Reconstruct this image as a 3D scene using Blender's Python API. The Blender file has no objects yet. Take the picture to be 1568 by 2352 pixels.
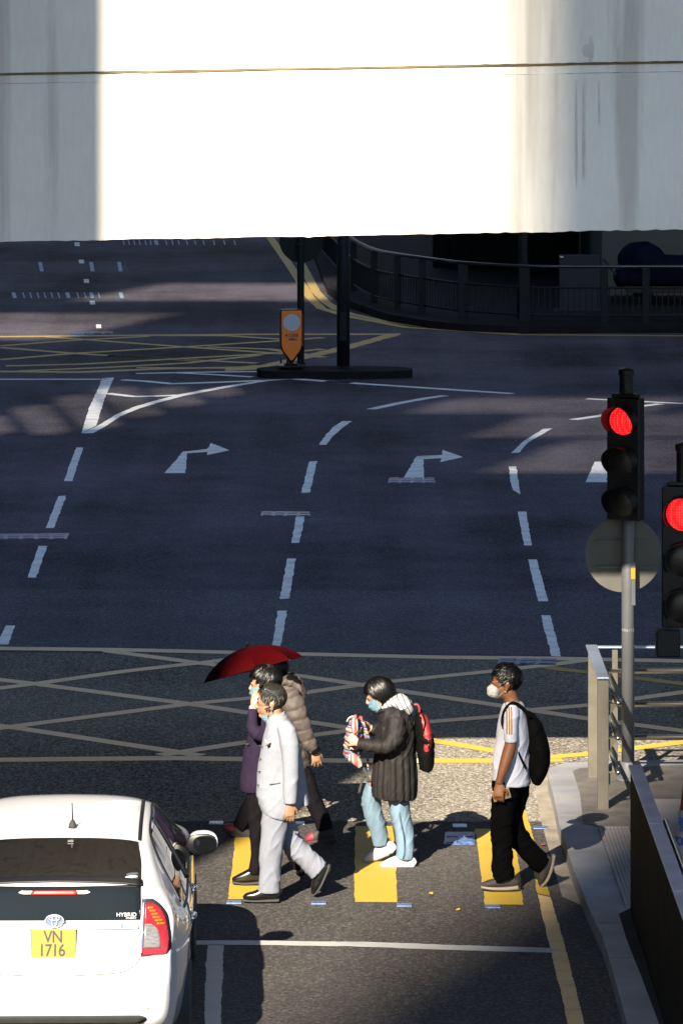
import bpy, bmesh, math, random
from mathutils import Vector, Matrix, noise
from mathutils.geometry import tessellate_polygon
from mathutils.bvhtree import BVHTree
random.seed(7)
S = bpy.context.scene
COL = S.collection
# ------------------------------------------------------------------ camera, world, sun
F = 10000.0      # focal length in units of a 1568 x 2352 picture
CX = 784.0
HZ = -100.0      # horizon line of that picture (a lens shifted downwards, as an upright street view)
H = 7.3          # eye height on the footbridge
cam = bpy.data.objects.new('Camera', bpy.data.cameras.new('Camera'))
COL.objects.link(cam)
cam.location = (0, 0, H)
cam.rotation_euler = (math.radians(90), 0, 0)
cam.data.sensor_fit = 'VERTICAL'
cam.data.sensor_height = 36.0
cam.data.lens = 36.0 * F / 2352.0
cam.data.shift_y = -(1176.0 - HZ) / 2352.0
cam.data.clip_start = 0.5
cam.data.clip_end = 2000
S.camera = cam
TA, KK = 0.36, 0.70               # sun travels (TA, 1, -KK) per metre of depth
az = math.atan(TA)
elev = math.atan(KK * math.cos(az))
w = bpy.data.worlds.new('World'); S.world = w; w.use_nodes = True
nt = w.node_tree
sky = nt.nodes.new('ShaderNodeTexSky'); sky.sky_type = 'NISHITA'; sky.sun_disc = False
sky.sun_elevation = elev
sky.sun_rotation = math.pi + az
sky.ozone_density = 4.0; sky.air_density = 1.4; sky.dust_density = 0.3
bg = nt.nodes['Background']; bg.inputs[1].default_value = 0.05
nt.links.new(sky.outputs[0], bg.inputs[0])
sun = bpy.data.objects.new('Sun', bpy.data.lights.new('Sun', 'SUN'))
COL.objects.link(sun)
sun.data.energy = 5.0; sun.data.angle = math.radians(0.5); sun.data.color = (1.0, 0.88, 0.70)
sd = Vector((TA, 1.0, -KK)).normalized()
sun.rotation_euler = sd.to_track_quat('-Z', 'Y').to_euler()
sun.location = (-20, -40, 50)
S.view_settings.view_transform = 'Standard'
S.view_settings.look = 'None'
S.view_settings.gamma = 1.0
S.view_settings.exposure = 2.35

# ------------------------------------------------------------------ helpers
def G(px, py, z=0.0):
    """point of the level z seen at (px, py) in the 1568 x 2352 picture"""
    Y = F * (H - z) / (py - HZ)
    return Vector(((px - CX) * Y / F, Y, z))
def P(px, py, Y):
    return Vector(((px - CX) * Y / F, Y, H - (py - HZ) * Y / F))
def setp(o, label=None, cat=None, group=None, kind=None):
    if label: o['label'] = label
    if cat: o['category'] = cat
    if group: o['group'] = group
    if kind: o['kind'] = kind
    return o
def thing(name, label, cat, loc=(0, 0, 0), group=None):
    o = bpy.data.objects.new(name, None); COL.objects.link(o)
    o.location = loc; o.empty_display_size = 0.2
    return setp(o, label, cat, group)
def origin(o):
    v = Vector((0, 0, 0))
    while o is not None:
        v = v + Vector(o.location); o = o.parent
    return v
def link(name, me, mat=None, parent=None, smooth=False):
    o = bpy.data.objects.new(name, me); COL.objects.link(o)
    if mat is not None:
        me.materials.clear()
        for m in (mat if isinstance(mat, (list, tuple)) else [mat]): me.materials.append(m)
    if smooth:
        me.polygons.foreach_set('use_smooth', [True] * len(me.polygons))
    if parent is not None:
        off = origin(parent)
        me.transform(Matrix.Translation(-off))
        o.parent = parent
    return o
def fin(name, bm, mat, parent=None, smooth=False, kind=None, normals=True):
    if normals: bmesh.ops.recalc_face_normals(bm, faces=bm.faces)
    me = bpy.data.meshes.new(name); bm.to_mesh(me); bm.free()
    o = link(name, me, mat, parent, smooth)
    if kind: o['kind'] = kind
    return o
def box(bm, x0, x1, y0, y1, z0, z1, bev=0.0, M=None):
    r = bmesh.ops.create_cube(bm, size=1.0)
    vs = r['verts']
    for v in vs:
        v.co = Vector(((x0 + x1) / 2 + v.co.x * (x1 - x0), (y0 + y1) / 2 + v.co.y * (y1 - y0), (z0 + z1) / 2 + v.co.z * (z1 - z0)))
        if M is not None: v.co = M @ v.co
    if bev > 0:
        es = list({e for v in vs for e in v.link_edges})
        bmesh.ops.bevel(bm, geom=es, offset=bev, segments=2, affect='EDGES', profile=0.5)
def cat(pts, n):
    """Catmull-Rom through tuples"""
    if len(pts) < 3: 
        a, b = pts[0], pts[-1]
        return [tuple(a[k] + (b[k] - a[k]) * i / n for k in range(len(a))) for i in range(n + 1)]
    out = []
    L = len(pts)
    for i in range(L - 1):
        p0 = pts[max(i - 1, 0)]; p1 = pts[i]; p2 = pts[i + 1]; p3 = pts[min(i + 2, L - 1)]
        for j in range(n):
            t = j / n
            out.append(tuple(0.5 * ((2 * p1[k]) + (-p0[k] + p2[k]) * t + (2 * p0[k] - 5 * p1[k] + 4 * p2[k] - p3[k]) * t * t + (-p0[k] + 3 * p1[k] - 3 * p2[k] + p3[k]) * t ** 3) for k in range(len(p1))))
    out.append(tuple(pts[-1]))
    return out
def loft(bm, secs, sub=3, n=18, ref=Vector((0, 1, 0)), p=2.0, cap=True):
    """secs: (Vector centre, half width across ref, half width along ref)"""
    t = [(s[0].x, s[0].y, s[0].z, s[1], s[2]) for s in secs]
    if sub > 1: t = cat(t, sub)
    rings = []
    for i, s in enumerate(t):
        c = Vector(s[:3])
        a = Vector(t[max(i - 1, 0)][:3]); b = Vector(t[min(i + 1, len(t) - 1)][:3])
        T = (b - a)
        if T.length < 1e-9: T = Vector((0, 0, 1))
        T.normalize()
        r = ref if abs(T.dot(ref)) < 0.93 else Vector((1, 0, 0))
        B = (r - T * T.dot(r)).normalized(); N = T.cross(B)
        ring = []
        for k in range(n):
            th = 2 * math.pi * k / n
            cs, sn = math.cos(th), math.sin(th)
            e = 2.0 / p
            ring.append(bm.verts.new(c + N * max(s[3], 1e-4) * math.copysign(abs(cs) ** e, cs) + B * max(s[4], 1e-4) * math.copysign(abs(sn) ** e, sn)))
        rings.append(ring)
    for a, b in zip(rings, rings[1:]):
        for k in range(n):
            bm.faces.new((a[k], a[(k + 1) % n], b[(k + 1) % n], b[k]))
    if cap:
        bm.faces.new(list(reversed(rings[0]))); bm.faces.new(rings[-1])
    return rings
def tube(bm, pts, r, n=10, sub=1):
    rr = r if isinstance(r, (list, tuple)) else [r] * len(pts)
    loft(bm, [(Vector(p), q, q) for p, q in zip(pts, rr)], sub=sub, n=n, ref=Vector((0.13, 0.27, 0.95)).normalized())
def ell(bm, c, r, M=None, seg=16, ring=10):
    g = bmesh.ops.create_uvsphere(bm, u_segments=seg, v_segments=ring, radius=1.0)
    for v in g['verts']:
        q = Vector((v.co.x * r[0], v.co.y * r[1], v.co.z * r[2])) + Vector(c)
        v.co = (M @ q) if M is not None else q
def lathe(bm, prof, c=(0, 0, 0), n=24):
    rings = []
    for (r, z) in prof:
        rings.append([bm.verts.new((c[0] + r * math.cos(2 * math.pi * k / n), c[1] + r * math.sin(2 * math.pi * k / n), c[2] + z)) for k in range(n)])
    for a, b in zip(rings, rings[1:]):
        for k in range(n): bm.faces.new((a[k], a[(k + 1) % n], b[(k + 1) % n], b[k]))
    bm.faces.new(list(reversed(rings[0]))); bm.faces.new(rings[-1])
def prism(bm, pts, ext):
    """polygon of Vectors extruded by vector ext"""
    a = [bm.verts.new(p) for p in pts]; b = [bm.verts.new(p + ext) for p in pts]
    bm.faces.new(a); bm.faces.new(list(reversed(b)))
    for i in range(len(a)):
        j = (i + 1) % len(a)
        bm.faces.new((a[j], a[i], b[i], b[j]))
def remeshed(bm, voxel, smooth=3, disp=None, fac=0.5):
    me = bpy.data.meshes.new('tmp'); bm.to_mesh(me); bm.free()
    o = bpy.data.objects.new('tmp', me); COL.objects.link(o)
    m = o.modifiers.new('r', 'REMESH'); m.mode = 'VOXEL'; m.voxel_size = voxel
    if smooth:
        s = o.modifiers.new('s', 'SMOOTH'); s.iterations = smooth; s.factor = fac
    dg = bpy.context.evaluated_depsgraph_get()
    out = bpy.data.meshes.new_from_object(o.evaluated_get(dg))
    bpy.data.objects.remove(o); bpy.data.meshes.remove(me)
    if disp:
        b = bmesh.new(); b.from_mesh(out); b.normal_update()
        mv = [(v, v.normal * disp(v.co, v.normal)) for v in b.verts]
        for v, d in mv: v.co += d
        b.to_mesh(out); b.free()
    return out

# ------------------------------------------------------------------ materials
def newmat(name):
    m = bpy.data.materials.new(name); m.use_nodes = True
    return m, m.node_tree, m.node_tree.nodes['Principled BSDF']
def mat(name, col, rough=0.6, metal=0.0, var=0.12, scale=8.0, bump=0.0, bscale=60.0, stretch=(1, 1, 1), coat=0.0, spec=0.5, emit=None, estr=0.0):
    m, t, b = newmat(name)
    b.inputs['Roughness'].default_value = rough; b.inputs['Metallic'].default_value = metal
    b.inputs['Specular IOR Level'].default_value = spec
    b.inputs['Coat Weight'].default_value = coat; b.inputs['Coat Roughness'].default_value = 0.04
    tc = t.nodes.new('ShaderNodeTexCoord'); mp = t.nodes.new('ShaderNodeMapping'); mp.inputs['Scale'].default_value = stretch
    t.links.new(tc.outputs['Object'], mp.inputs[0])
    n = t.nodes.new('ShaderNodeTexNoise'); n.inputs['Scale'].default_value = scale; n.inputs['Detail'].default_value = 5
    t.links.new(mp.outputs[0], n.inputs['Vector'])
    r = t.nodes.new('ShaderNodeValToRGB')
    r.color_ramp.elements[0].position = 0.3; r.color_ramp.elements[1].position = 0.7
    r.color_ramp.elements[0].color = tuple(c * (1 - var) for c in col) + (1,)
    r.color_ramp.elements[1].color = tuple(min(1, c * (1 + var)) for c in col) + (1,)
    t.links.new(n.outputs['Fac'], r.inputs[0]); t.links.new(r.outputs[0], b.inputs['Base Color'])
    if bump:
        n2 = t.nodes.new('ShaderNodeTexNoise'); n2.inputs['Scale'].default_value = bscale; n2.inputs['Detail'].default_value = 4
        t.links.new(mp.outputs[0], n2.inputs['Vector'])
        bp = t.nodes.new('ShaderNodeBump'); bp.inputs['Strength'].default_value = bump; bp.inputs['Distance'].default_value = 0.01
        t.links.new(n2.outputs['Fac'], bp.inputs['Height']); t.links.new(bp.outputs[0], b.inputs['Normal'])
    if emit:
        b.inputs['Emission Color'].default_value = tuple(emit) + (1,); b.inputs['Emission Strength'].default_value = estr
    return m
def asphalt(name, lo, hi, tint=(1, 1, 1), patch=0.25):
    m, t, b = newmat(name)
    b.inputs['Roughness'].default_value = 0.85; b.inputs['Specular IOR Level'].default_value = 0.08
    tc = t.nodes.new('ShaderNodeTexCoord')
    def nz(scale, det=3):
        n = t.nodes.new('ShaderNodeTexNoise'); n.inputs['Scale'].default_value = scale; n.inputs['Detail'].default_value = det
        t.links.new(tc.outputs['Object'], n.inputs['Vector']); return n.outputs['Fac']
    def mth(op, a, bb):
        q = t.nodes.new('ShaderNodeMath'); q.operation = op
        for i, v in enumerate((a, bb)):
            if isinstance(v, (int, float)): q.inputs[i].default_value = v
            else: t.links.new(v, q.inputs[i])
        return q.outputs[0]
    v = t.nodes.new('ShaderNodeTexVoronoi'); v.inputs['Scale'].default_value = 62.0
    t.links.new(tc.outputs['Object'], v.inputs['Vector'])
    sep = t.nodes.new('ShaderNodeSeparateColor'); t.links.new(v.outputs['Color'], sep.inputs[0])
    grain = mth('POWER', sep.outputs[0], 3.0)
    g2 = nz(24.0, 4); g3 = nz(0.22, 5); g4 = nz(1.6, 5)
    val = mth('ADD', mth('MULTIPLY', grain, 0.50), mth('MULTIPLY', g2, 0.5))
    val = mth('ADD', val, mth('MULTIPLY', mth('SUBTRACT', g3, 0.5), patch * 3))
    val = mth('ADD', val, mth('MULTIPLY', mth('SUBTRACT', g4, 0.5), patch))
    mp = t.nodes.new('ShaderNodeMapping'); mp.inputs['Scale'].default_value = (1.1, 0.06, 1); t.links.new(tc.outputs['Object'], mp.inputs[0])
    n5 = t.nodes.new('ShaderNodeTexNoise'); n5.inputs['Scale'].default_value = 1.0; n5.inputs['Detail'].default_value = 6; t.links.new(mp.outputs[0], n5.inputs['Vector'])
    val = mth('ADD', val, mth('MULTIPLY', mth('SUBTRACT', n5.outputs['Fac'], 0.5), patch * 1.6))
    r = t.nodes.new('ShaderNodeValToRGB')
    r.color_ramp.elements[0].position = 0.1; r.color_ramp.elements[1].position = 0.85
    r.color_ramp.elements[0].color = tuple(lo * k for k in tint) + (1,); r.color_ramp.elements[1].color = tuple(hi * k for k in tint) + (1,)
    t.links.new(val, r.inputs[0]); t.links.new(r.outputs[0], b.inputs['Base Color'])
    bp = t.nodes.new('ShaderNodeBump'); bp.inputs['Strength'].default_value = 0.5; bp.inputs['Distance'].default_value = 0.006
    t.links.new(grain, bp.inputs['Height']); t.links.new(bp.outputs[0], b.inputs['Normal'])
    return m
def paint(name, col, under=(0.06, 0.06, 0.065), wear=0.42):
    m, t, b = newmat(name)
    b.inputs['Roughness'].default_value = 0.65
    tc = t.nodes.new('ShaderNodeTexCoord')
    mp = t.nodes.new('ShaderNodeMapping'); mp.inputs['Scale'].default_value = (1, 3.0, 1); t.links.new(tc.outputs['Object'], mp.inputs[0])
    n = t.nodes.new('ShaderNodeTexNoise'); n.inputs['Scale'].default_value = 1.3; n.inputs['Detail'].default_value = 8; n.inputs['Roughness'].default_value = 0.75
    t.links.new(mp.outputs[0], n.inputs['Vector'])
    r = t.nodes.new('ShaderNodeValToRGB'); r.color_ramp.elements[0].position = wear - 0.07; r.color_ramp.elements[1].position = wear + 0.10
    mid = tuple(u * 0.45 + c * 0.55 for u, c in zip(under, col))
    r.color_ramp.elements[0].color = mid + (1,); r.color_ramp.elements[1].color = tuple(col) + (1,)
    t.links.new(n.outputs['Fac'], r.inputs[0]); t.links.new(r.outputs[0], b.inputs['Base Color'])
    n2 = t.nodes.new('ShaderNodeTexNoise'); n2.inputs['Scale'].default_value = 45
    t.links.new(tc.outputs['Object'], n2.inputs['Vector'])
    bp = t.nodes.new('ShaderNodeBump'); bp.inputs['Strength'].default_value = 0.25; bp.inputs['Distance'].default_value = 0.005
    t.links.new(n2.outputs['Fac'], bp.inputs['Height']); t.links.new(bp.outputs[0], b.inputs['Normal'])
    return m
def stripes(name, cols, axis, scale, rough=0.8, rot=(0, 0, 0)):
    """flat bands of colours along an object axis; cols = [(pos, colour)]"""
    m, t, b = newmat(name); b.inputs['Roughness'].default_value = rough
    tc = t.nodes.new('ShaderNodeTexCoord'); mp = t.nodes.new('ShaderNodeMapping'); mp.inputs['Rotation'].default_value = rot
    t.links.new(tc.outputs['Object'], mp.inputs[0])
    n = t.nodes.new('ShaderNodeTexNoise'); n.inputs['Scale'].default_value = 6.0
    t.links.new(mp.outputs[0], n.inputs['Vector'])
    sx = t.nodes.new('ShaderNodeSeparateXYZ'); t.links.new(mp.outputs[0], sx.inputs[0])
    a = t.nodes.new('ShaderNodeMath'); a.operation = 'MULTIPLY_ADD'; a.inputs[1].default_value = 0.03
    t.links.new(n.outputs['Fac'], a.inputs[0]); t.links.new(sx.outputs['XYZ'.index(axis)], a.inputs[2])
    k = t.nodes.new('ShaderNodeMath'); k.operation = 'MULTIPLY'; k.inputs[1].default_value = scale; t.links.new(a.outputs[0], k.inputs[0])
    f = t.nodes.new('ShaderNodeMath'); f.operation = 'FRACT'; t.links.new(k.outputs[0], f.inputs[0])
    r = t.nodes.new('ShaderNodeValToRGB'); r.color_ramp.interpolation = 'CONSTANT'
    e = r.color_ramp.elements
    while len(e) < len(cols): e.new(0.5)
    for q, (p, c) in zip(e, cols): q.position = p; q.color = tuple(c) + (1,)
    t.links.new(f.outputs[0], r.inputs[0]); t.links.new(r.outputs[0], b.inputs['Base Color'])
    return m

M = {}
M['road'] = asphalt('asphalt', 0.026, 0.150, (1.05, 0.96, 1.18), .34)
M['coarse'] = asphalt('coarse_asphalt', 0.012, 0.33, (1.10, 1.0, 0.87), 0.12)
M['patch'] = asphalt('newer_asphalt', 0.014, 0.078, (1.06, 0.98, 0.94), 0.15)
M['pale'] = asphalt('pale_asphalt', 0.032, 0.19, (1.0, 0.97, 1.12), 0.2)
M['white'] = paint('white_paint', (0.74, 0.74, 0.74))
M['linewhite'] = paint('dimmed_white_paint', (0.22, 0.22, 0.215), (0.03, 0.03, 0.03), wear=.38)  # grubby white, toned down further for markings that lie in the sun
M['yellow'] = paint('yellow_paint', (0.27, 0.175, 0.014), (0.03, 0.03, 0.03), wear=0.33)
M['faryellow'] = paint('old_yellow_paint', (0.42, 0.29, 0.08), wear=0.36)
M['boxyellow'] = paint('box_paint', (0.68, 0.47, 0.27), wear=0.36)
M['shadetan'] = paint('shaded_tan_paint', (0.40, 0.27, 0.115), wear=0.40)  # tan version of the yellow, for the stretch of kerb line in shade
M['freshyellow'] = paint('fresh_yellow_paint', (0.34, 0.215, 0.022), (0.03, 0.03, 0.03), wear=0.33)
M['kerb'] = mat('granite_kerb', (0.135, 0.14, 0.155), 0.75, var=0.2, scale=3, bump=0.2, bscale=80)
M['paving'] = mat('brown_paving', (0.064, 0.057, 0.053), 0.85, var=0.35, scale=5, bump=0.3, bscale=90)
M['slab'] = mat('paving_slab', (0.15, 0.14, 0.14), 0.8, var=0.12, scale=2.5, bump=0.2, bscale=90)
M['gutter'] = mat('gutter_concrete', (0.15, 0.13, 0.105), 0.85, var=0.35, scale=4, bump=0.3, bscale=70)
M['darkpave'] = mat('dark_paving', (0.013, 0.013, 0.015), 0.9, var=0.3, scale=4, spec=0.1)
M['steel'] = mat('stainless_steel', (0.42, 0.40, 0.36), 0.28, 1.0, var=0.1, scale=6, stretch=(1, 1, 8), bump=0.03, bscale=120)
M['steeltop'] = mat('brushed_steel', (0.30, 0.36, 0.46), 0.38, 0.75, var=0.2, scale=3)
M['farsteel'] = mat('dull_steel', (0.06, 0.065, 0.07), 0.35, 0.7, var=0.3, scale=1)
M['satin'] = mat('satin_steel', (0.105, 0.094, 0.074), 0.5, 0.5, var=0.2, scale=5, bump=0.05)
M['panel'] = mat('dark_steel_panel', (0.008, 0.007, 0.005), 0.7, 0.0, var=0.2, scale=3, spec=0.04)
M['pole'] = mat('grey_pole_paint', (0.075, 0.077, 0.085), 0.45, 0.0, var=0.08, scale=4)
M['darkpole'] = mat('dark_pole_paint', (0.011, 0.014, 0.017), 0.55, 0.0, var=0.15, scale=5, spec=0.15)
M['black'] = mat('black_plastic', (0.004, 0.004, 0.005), 0.45, var=0.2, scale=10, spec=0.25)
M['rubber'] = mat('black_rubber', (0.014, 0.014, 0.014), 0.8, var=0.2, scale=10)
M['signback'] = mat('sign_back', (0.060, 0.058, 0.050), 0.6, 0.0, var=0.18, scale=5)
M['lensoff'] = mat('unlit_lens', (0.008, 0.0075, 0.006), 0.35, var=0.3, scale=120)
M['orange'] = mat('orange_panel', (0.85, 0.20, 0.012), 0.5, var=0.06, scale=5)
M['disc'] = mat('pale_disc', (0.42, 0.46, 0.52), 0.5, var=0.05, scale=5)
M['iron'] = mat('sky_tinted_iron', (0.045, 0.085, 0.19), 0.4, 0.2, var=0.5, scale=25, bump=0.8, bscale=40)  # blue of the reflected sky is put into the base colour
M['darkgreen'] = mat('dark_wall', (0.006, 0.007, 0.008), 0.8, spec=0.1, var=0.3, scale=1)
M['tealwall'] = mat('pale_teal_wall', (0.045, 0.060, 0.064), 0.7, var=0.1, scale=1)
M['skin'] = mat('skin', (0.185, 0.098, 0.056), 0.5, var=0.08, scale=20)
M['skinpale'] = mat('pale_skin', (0.22, 0.125, 0.085), 0.5, var=0.06, scale=20)
M['skintan'] = mat('tanned_skin', (0.12, 0.045, 0.017), 0.45, var=0.10, scale=18)
M['hair'] = mat('dark_hair', (0.0012, 0.0009, 0.0007), 0.44, spec=0.14, var=0.5, scale=20, stretch=(10, 10, 1.2), bump=0.22, bscale=9)
M['hairgrey'] = mat('greying_hair', (0.011, 0.0095, 0.0075), 0.6, spec=0.15, var=0.8, scale=24, stretch=(3, 8, 3), bump=0.8, bscale=40)
M['hairbrown'] = mat('brown_streaked_hair', (0.0022, 0.0012, 0.0006), 0.34, spec=0.3, var=0.9, scale=14, stretch=(3, 12, 6), bump=0.9, bscale=26)
M['lockdark'] = mat('dark_lock', (0.0016, 0.0012, 0.0010), 0.32, spec=0.35, var=0.6, scale=30)
M['locksheen'] = mat('sheen_lock', (0.010, 0.008, 0.0065), 0.35, spec=0.4, var=0.5, scale=30)
M['lockgold'] = mat('sunlit_brown_lock', (0.040, 0.024, 0.011), 0.4, spec=0.35, var=0.5, scale=30)
M['lockgrey'] = mat('grey_lock', (0.095, 0.088, 0.076), 0.6, spec=0.15, var=0.5, scale=30)
M['locksalt'] = mat('dark_grey_lock', (0.014, 0.012, 0.0102), 0.5, spec=0.2, var=0.6, scale=30)
M['mask'] = mat('blue_mask', (0.135, 0.25, 0.31), 0.8, var=0.06, scale=10, stretch=(1, 1, 12))
M['maskwhite'] = mat('white_mask', (0.42, 0.42, 0.42), 0.8, var=0.03)
M['suitgrey'] = mat('light_grey_wool', (0.142, 0.152, 0.180), 0.9, spec=0.1, var=0.05, scale=30, bump=0.12, bscale=220)
M['trousergrey'] = mat('grey_trouser_wool', (0.116, 0.124, 0.150), 0.9, spec=0.1, var=0.05, scale=30, bump=0.12, bscale=220)
M['suitpurple'] = mat('aubergine_wool', (0.0115, 0.0068, 0.0185), 0.85, spec=0.1, var=0.15, scale=20, bump=0.1, bscale=200)
M['darkcloth'] = mat('black_trouser_cloth', (0.004, 0.0034, 0.0046), 0.9, spec=0.04, var=0.2, scale=20)
M['blackcloth'] = mat('black_cotton', (0.0012, 0.0012, 0.0014), 0.95, var=0.2, scale=20, spec=0.03)
M['whitecloth'] = mat('white_cotton', (0.29, 0.295, 0.35), 0.85, var=0.04, scale=12, bump=0.1, bscale=40)
M['shirt'] = mat('white_shirt', (0.2, 0.2, 0.2), 0.8, var=0.03)
M['goldband'] = mat('gold_stripe', (0.15, 0.068, 0.006), 0.7, var=0.05)
M['puff'] = mat('taupe_nylon', (0.042, 0.033, 0.030), 0.65, spec=0.25, var=0.10, scale=8, bump=0.25, bscale=26)
M['coat'] = mat('charcoal_nylon', (0.0078, 0.0068, 0.0068), 0.68, spec=0.16, var=0.12, scale=8, bump=0.3, bscale=24)
M['denim'] = mat('light_denim', (0.085, 0.127, 0.170), 0.9, spec=0.1, var=0.3, scale=9, stretch=(1, 1, 0.35), bump=0.2, bscale=200)
M['leather'] = mat('black_leather', (0.003, 0.003, 0.003), 0.28, var=0.2, scale=12, coat=0.25)
M['sneaker'] = mat('white_sneaker', (0.3, 0.3, 0.31), 0.7, var=0.04)
M['sneakerdark'] = mat('dark_mesh_sneaker', (0.014, 0.010, 0.009), 0.8, var=0.3, scale=30)
M['sole'] = mat('pale_sole', (0.14, 0.115, 0.088), 0.7, var=0.1)
M['redmesh'] = mat('red_sneaker', (0.16, 0.006, 0.016), 0.6, var=0.2, scale=20)
M['umbrella'] = mat('dark_red_canopy', (0.042, 0.0004, 0.0016), 0.65, spec=0.06, var=0.12, scale=4, bump=0.08, bscale=12)
M['redbag'] = mat('red_nylon', (0.20, 0.0085, 0.008), 0.6, var=0.10, scale=10, bump=0.25, bscale=40)
M['blackbag'] = mat('black_nylon', (0.0016, 0.0016, 0.0016), 0.85, var=0.3, scale=14, bump=0.3, bscale=30, spec=0.06)
M['chrome'] = mat('chrome', (0.75, 0.76, 0.78), 0.08, 1.0, var=0.03)
M['gold'] = mat('pale_gold_case', (0.14, 0.105, 0.055), 0.4, 0.2, var=0.05)
M['carpaint'] = mat('white_car_paint', (0.44, 0.44, 0.45), 0.28, 0.0, var=0.02, scale=2, coat=1.0)
def dark_inside(m):
    t = m.node_tree; b = t.nodes['Principled BSDF']; src = b.inputs['Base Color'].links[0].from_socket
    g = t.nodes.new('ShaderNodeNewGeometry'); mx = t.nodes.new('ShaderNodeMixRGB'); mx.inputs[2].default_value = (.006, .006, .006, 1)
    t.links.new(g.outputs['Backfacing'], mx.inputs[0]); t.links.new(src, mx.inputs[1]); t.links.new(mx.outputs[0], b.inputs['Base Color'])
dark_inside(M['carpaint'])
M['glass'] = mat('tinted_glass', (0.006, 0.008, 0.009), 0.03, 0.0, var=0.1, scale=2, spec=0.22)
M['redlens'] = mat('red_lens', (0.17, 0.003, 0.002), 0.12, var=0.15, scale=40, coat=0.7)
M['amberlens'] = mat('amber_lens', (0.26, 0.065, 0.002), 0.15, var=0.25, scale=60, coat=0.7)
M['clearlens'] = mat('clear_lens', (0.14, 0.13, 0.125), 0.15, 0.3, var=0.35, scale=30, stretch=(1, 1, 5), coat=0.7)
M['plate'] = mat('yellow_plate', (0.16, 0.125, 0.008), 0.45, var=0.03)
M['ink'] = mat('black_ink', (0.01, 0.01, 0.01), 0.6, var=0.05)
M['blueink'] = mat('blue_ink', (0.015, 0.05, 0.22), 0.6, var=0.05)
M['conered'] = mat('red_cone_plastic', (0.16, 0.006, 0.005), 0.5, var=0.08)
M['conewhite'] = mat('white_cone_sleeve', (0.22, 0.22, 0.22), 0.5, var=0.06)
M['tarp'] = mat('blue_tarpaulin', (0.0010, 0.002, 0.014), 0.8, spec=0.1, var=0.3, scale=6, bump=0.4, bscale=10)
M['redlight'] = mat('lit_red_lens', (0.6, 0.01, 0.01), 0.3, emit=(1.0, 0.012, 0.012), estr=0.32)
M['stud'] = mat('steel_stud', (0.42, 0.52, 0.66), 0.4, 0.0, var=0.15)
M['studlit'] = mat('sunlit_stud', (0.045, 0.075, 0.15), 0.4, 0.1, var=0.5, scale=40)  # darker copy of the stud colour, for the studs in sun
# lit lens pattern: small cells of light
def lens_pattern():
    m, t, b = newmat('led_red_lens')
    tc = t.nodes.new('ShaderNodeTexCoord')
    v = t.nodes.new('ShaderNodeTexVoronoi'); v.inputs['Scale'].default_value = 48.0; v.inputs['Randomness'].default_value = 0.1
    t.links.new(tc.outputs['Object'], v.inputs['Vector'])
    r = t.nodes.new('ShaderNodeValToRGB')
    r.color_ramp.elements[0].position = 0.2; r.color_ramp.elements[0].color = (1.0, 0.06, 0.05, 1)
    r.color_ramp.elements[1].position = 0.55; r.color_ramp.elements[1].color = (0.75, 0.0, 0.003, 1)
    t.links.new(v.outputs['Distance'], r.inputs[0])
    b.inputs['Base Color'].default_value = (0.4, 0.01, 0.01, 1)
    t.links.new(r.outputs[0], b.inputs['Emission Color']); b.inputs['Emission Strength'].default_value = 0.26
    return m
M['led'] = lens_pattern()
def bridge_mat():
    m, t, b = newmat('painted_concrete')
    b.inputs['Roughness'].default_value = 0.75
    tc = t.nodes.new('ShaderNodeTexCoord')
    def nz(scale, st, det=5):
        mp = t.nodes.new('ShaderNodeMapping'); mp.inputs['Scale'].default_value = st
        t.links.new(tc.outputs['Object'], mp.inputs[0])
        n = t.nodes.new('ShaderNodeTexNoise'); n.inputs['Scale'].default_value = scale; n.inputs['Detail'].default_value = det
        t.links.new(mp.outputs[0], n.inputs['Vector']); return n.outputs['Fac']
    def ramp(f, p0, c0, p1, c1):
        r = t.nodes.new('ShaderNodeValToRGB'); r.color_ramp.elements[0].position = p0; r.color_ramp.elements[1].position = p1
        r.color_ramp.elements[0].color = c0 + (1,); r.color_ramp.elements[1].color = c1 + (1,)
        t.links.new(f, r.inputs[0]); return r.outputs[0]
    def mul(a, c, f=1.0):
        q = t.nodes.new('ShaderNodeMixRGB'); q.blend_type = 'MULTIPLY'; q.inputs[0].default_value = f
        t.links.new(a, q.inputs[1]); t.links.new(c, q.inputs[2]); return q.outputs[0]
    base = ramp(nz(0.9, (1, 1, 1)), 0.3, (0.55, 0.52, 0.46), 0.7, (0.63, 0.60, 0.545))
    drip = ramp(nz(3.0, (1.6, 1, 0.06), 7), 0.34, (0.62, 0.60, 0.58), 0.46, (1, 1, 1))
    fine = ramp(nz(30, (1, 1, 0.2)), 0.3, (0.93, 0.93, 0.93), 0.7, (1, 1, 1))
    t.links.new(mul(mul(base, drip, 0.75), fine), b.inputs['Base Color'])
    n2 = nz(14, (1, 1, 0.7))
    bp = t.nodes.new('ShaderNodeBump'); bp.inputs['Strength'].default_value = 0.15; bp.inputs['Distance'].default_value = 0.01
    t.links.new(n2, bp.inputs['Height']); t.links.new(bp.outputs[0], b.inputs['Normal'])
    return m
M['bridge'] = bridge_mat()
M['soffit'] = mat('low_bounce_soffit', (0.035, 0.034, 0.032), 0.95, var=0.4, scale=1)  # underside coloured dark to cut light bounced onto the road
M['stain'] = mat('brown_grime', (0.10, 0.075, 0.035), 0.9, var=0.5, scale=3)
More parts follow.
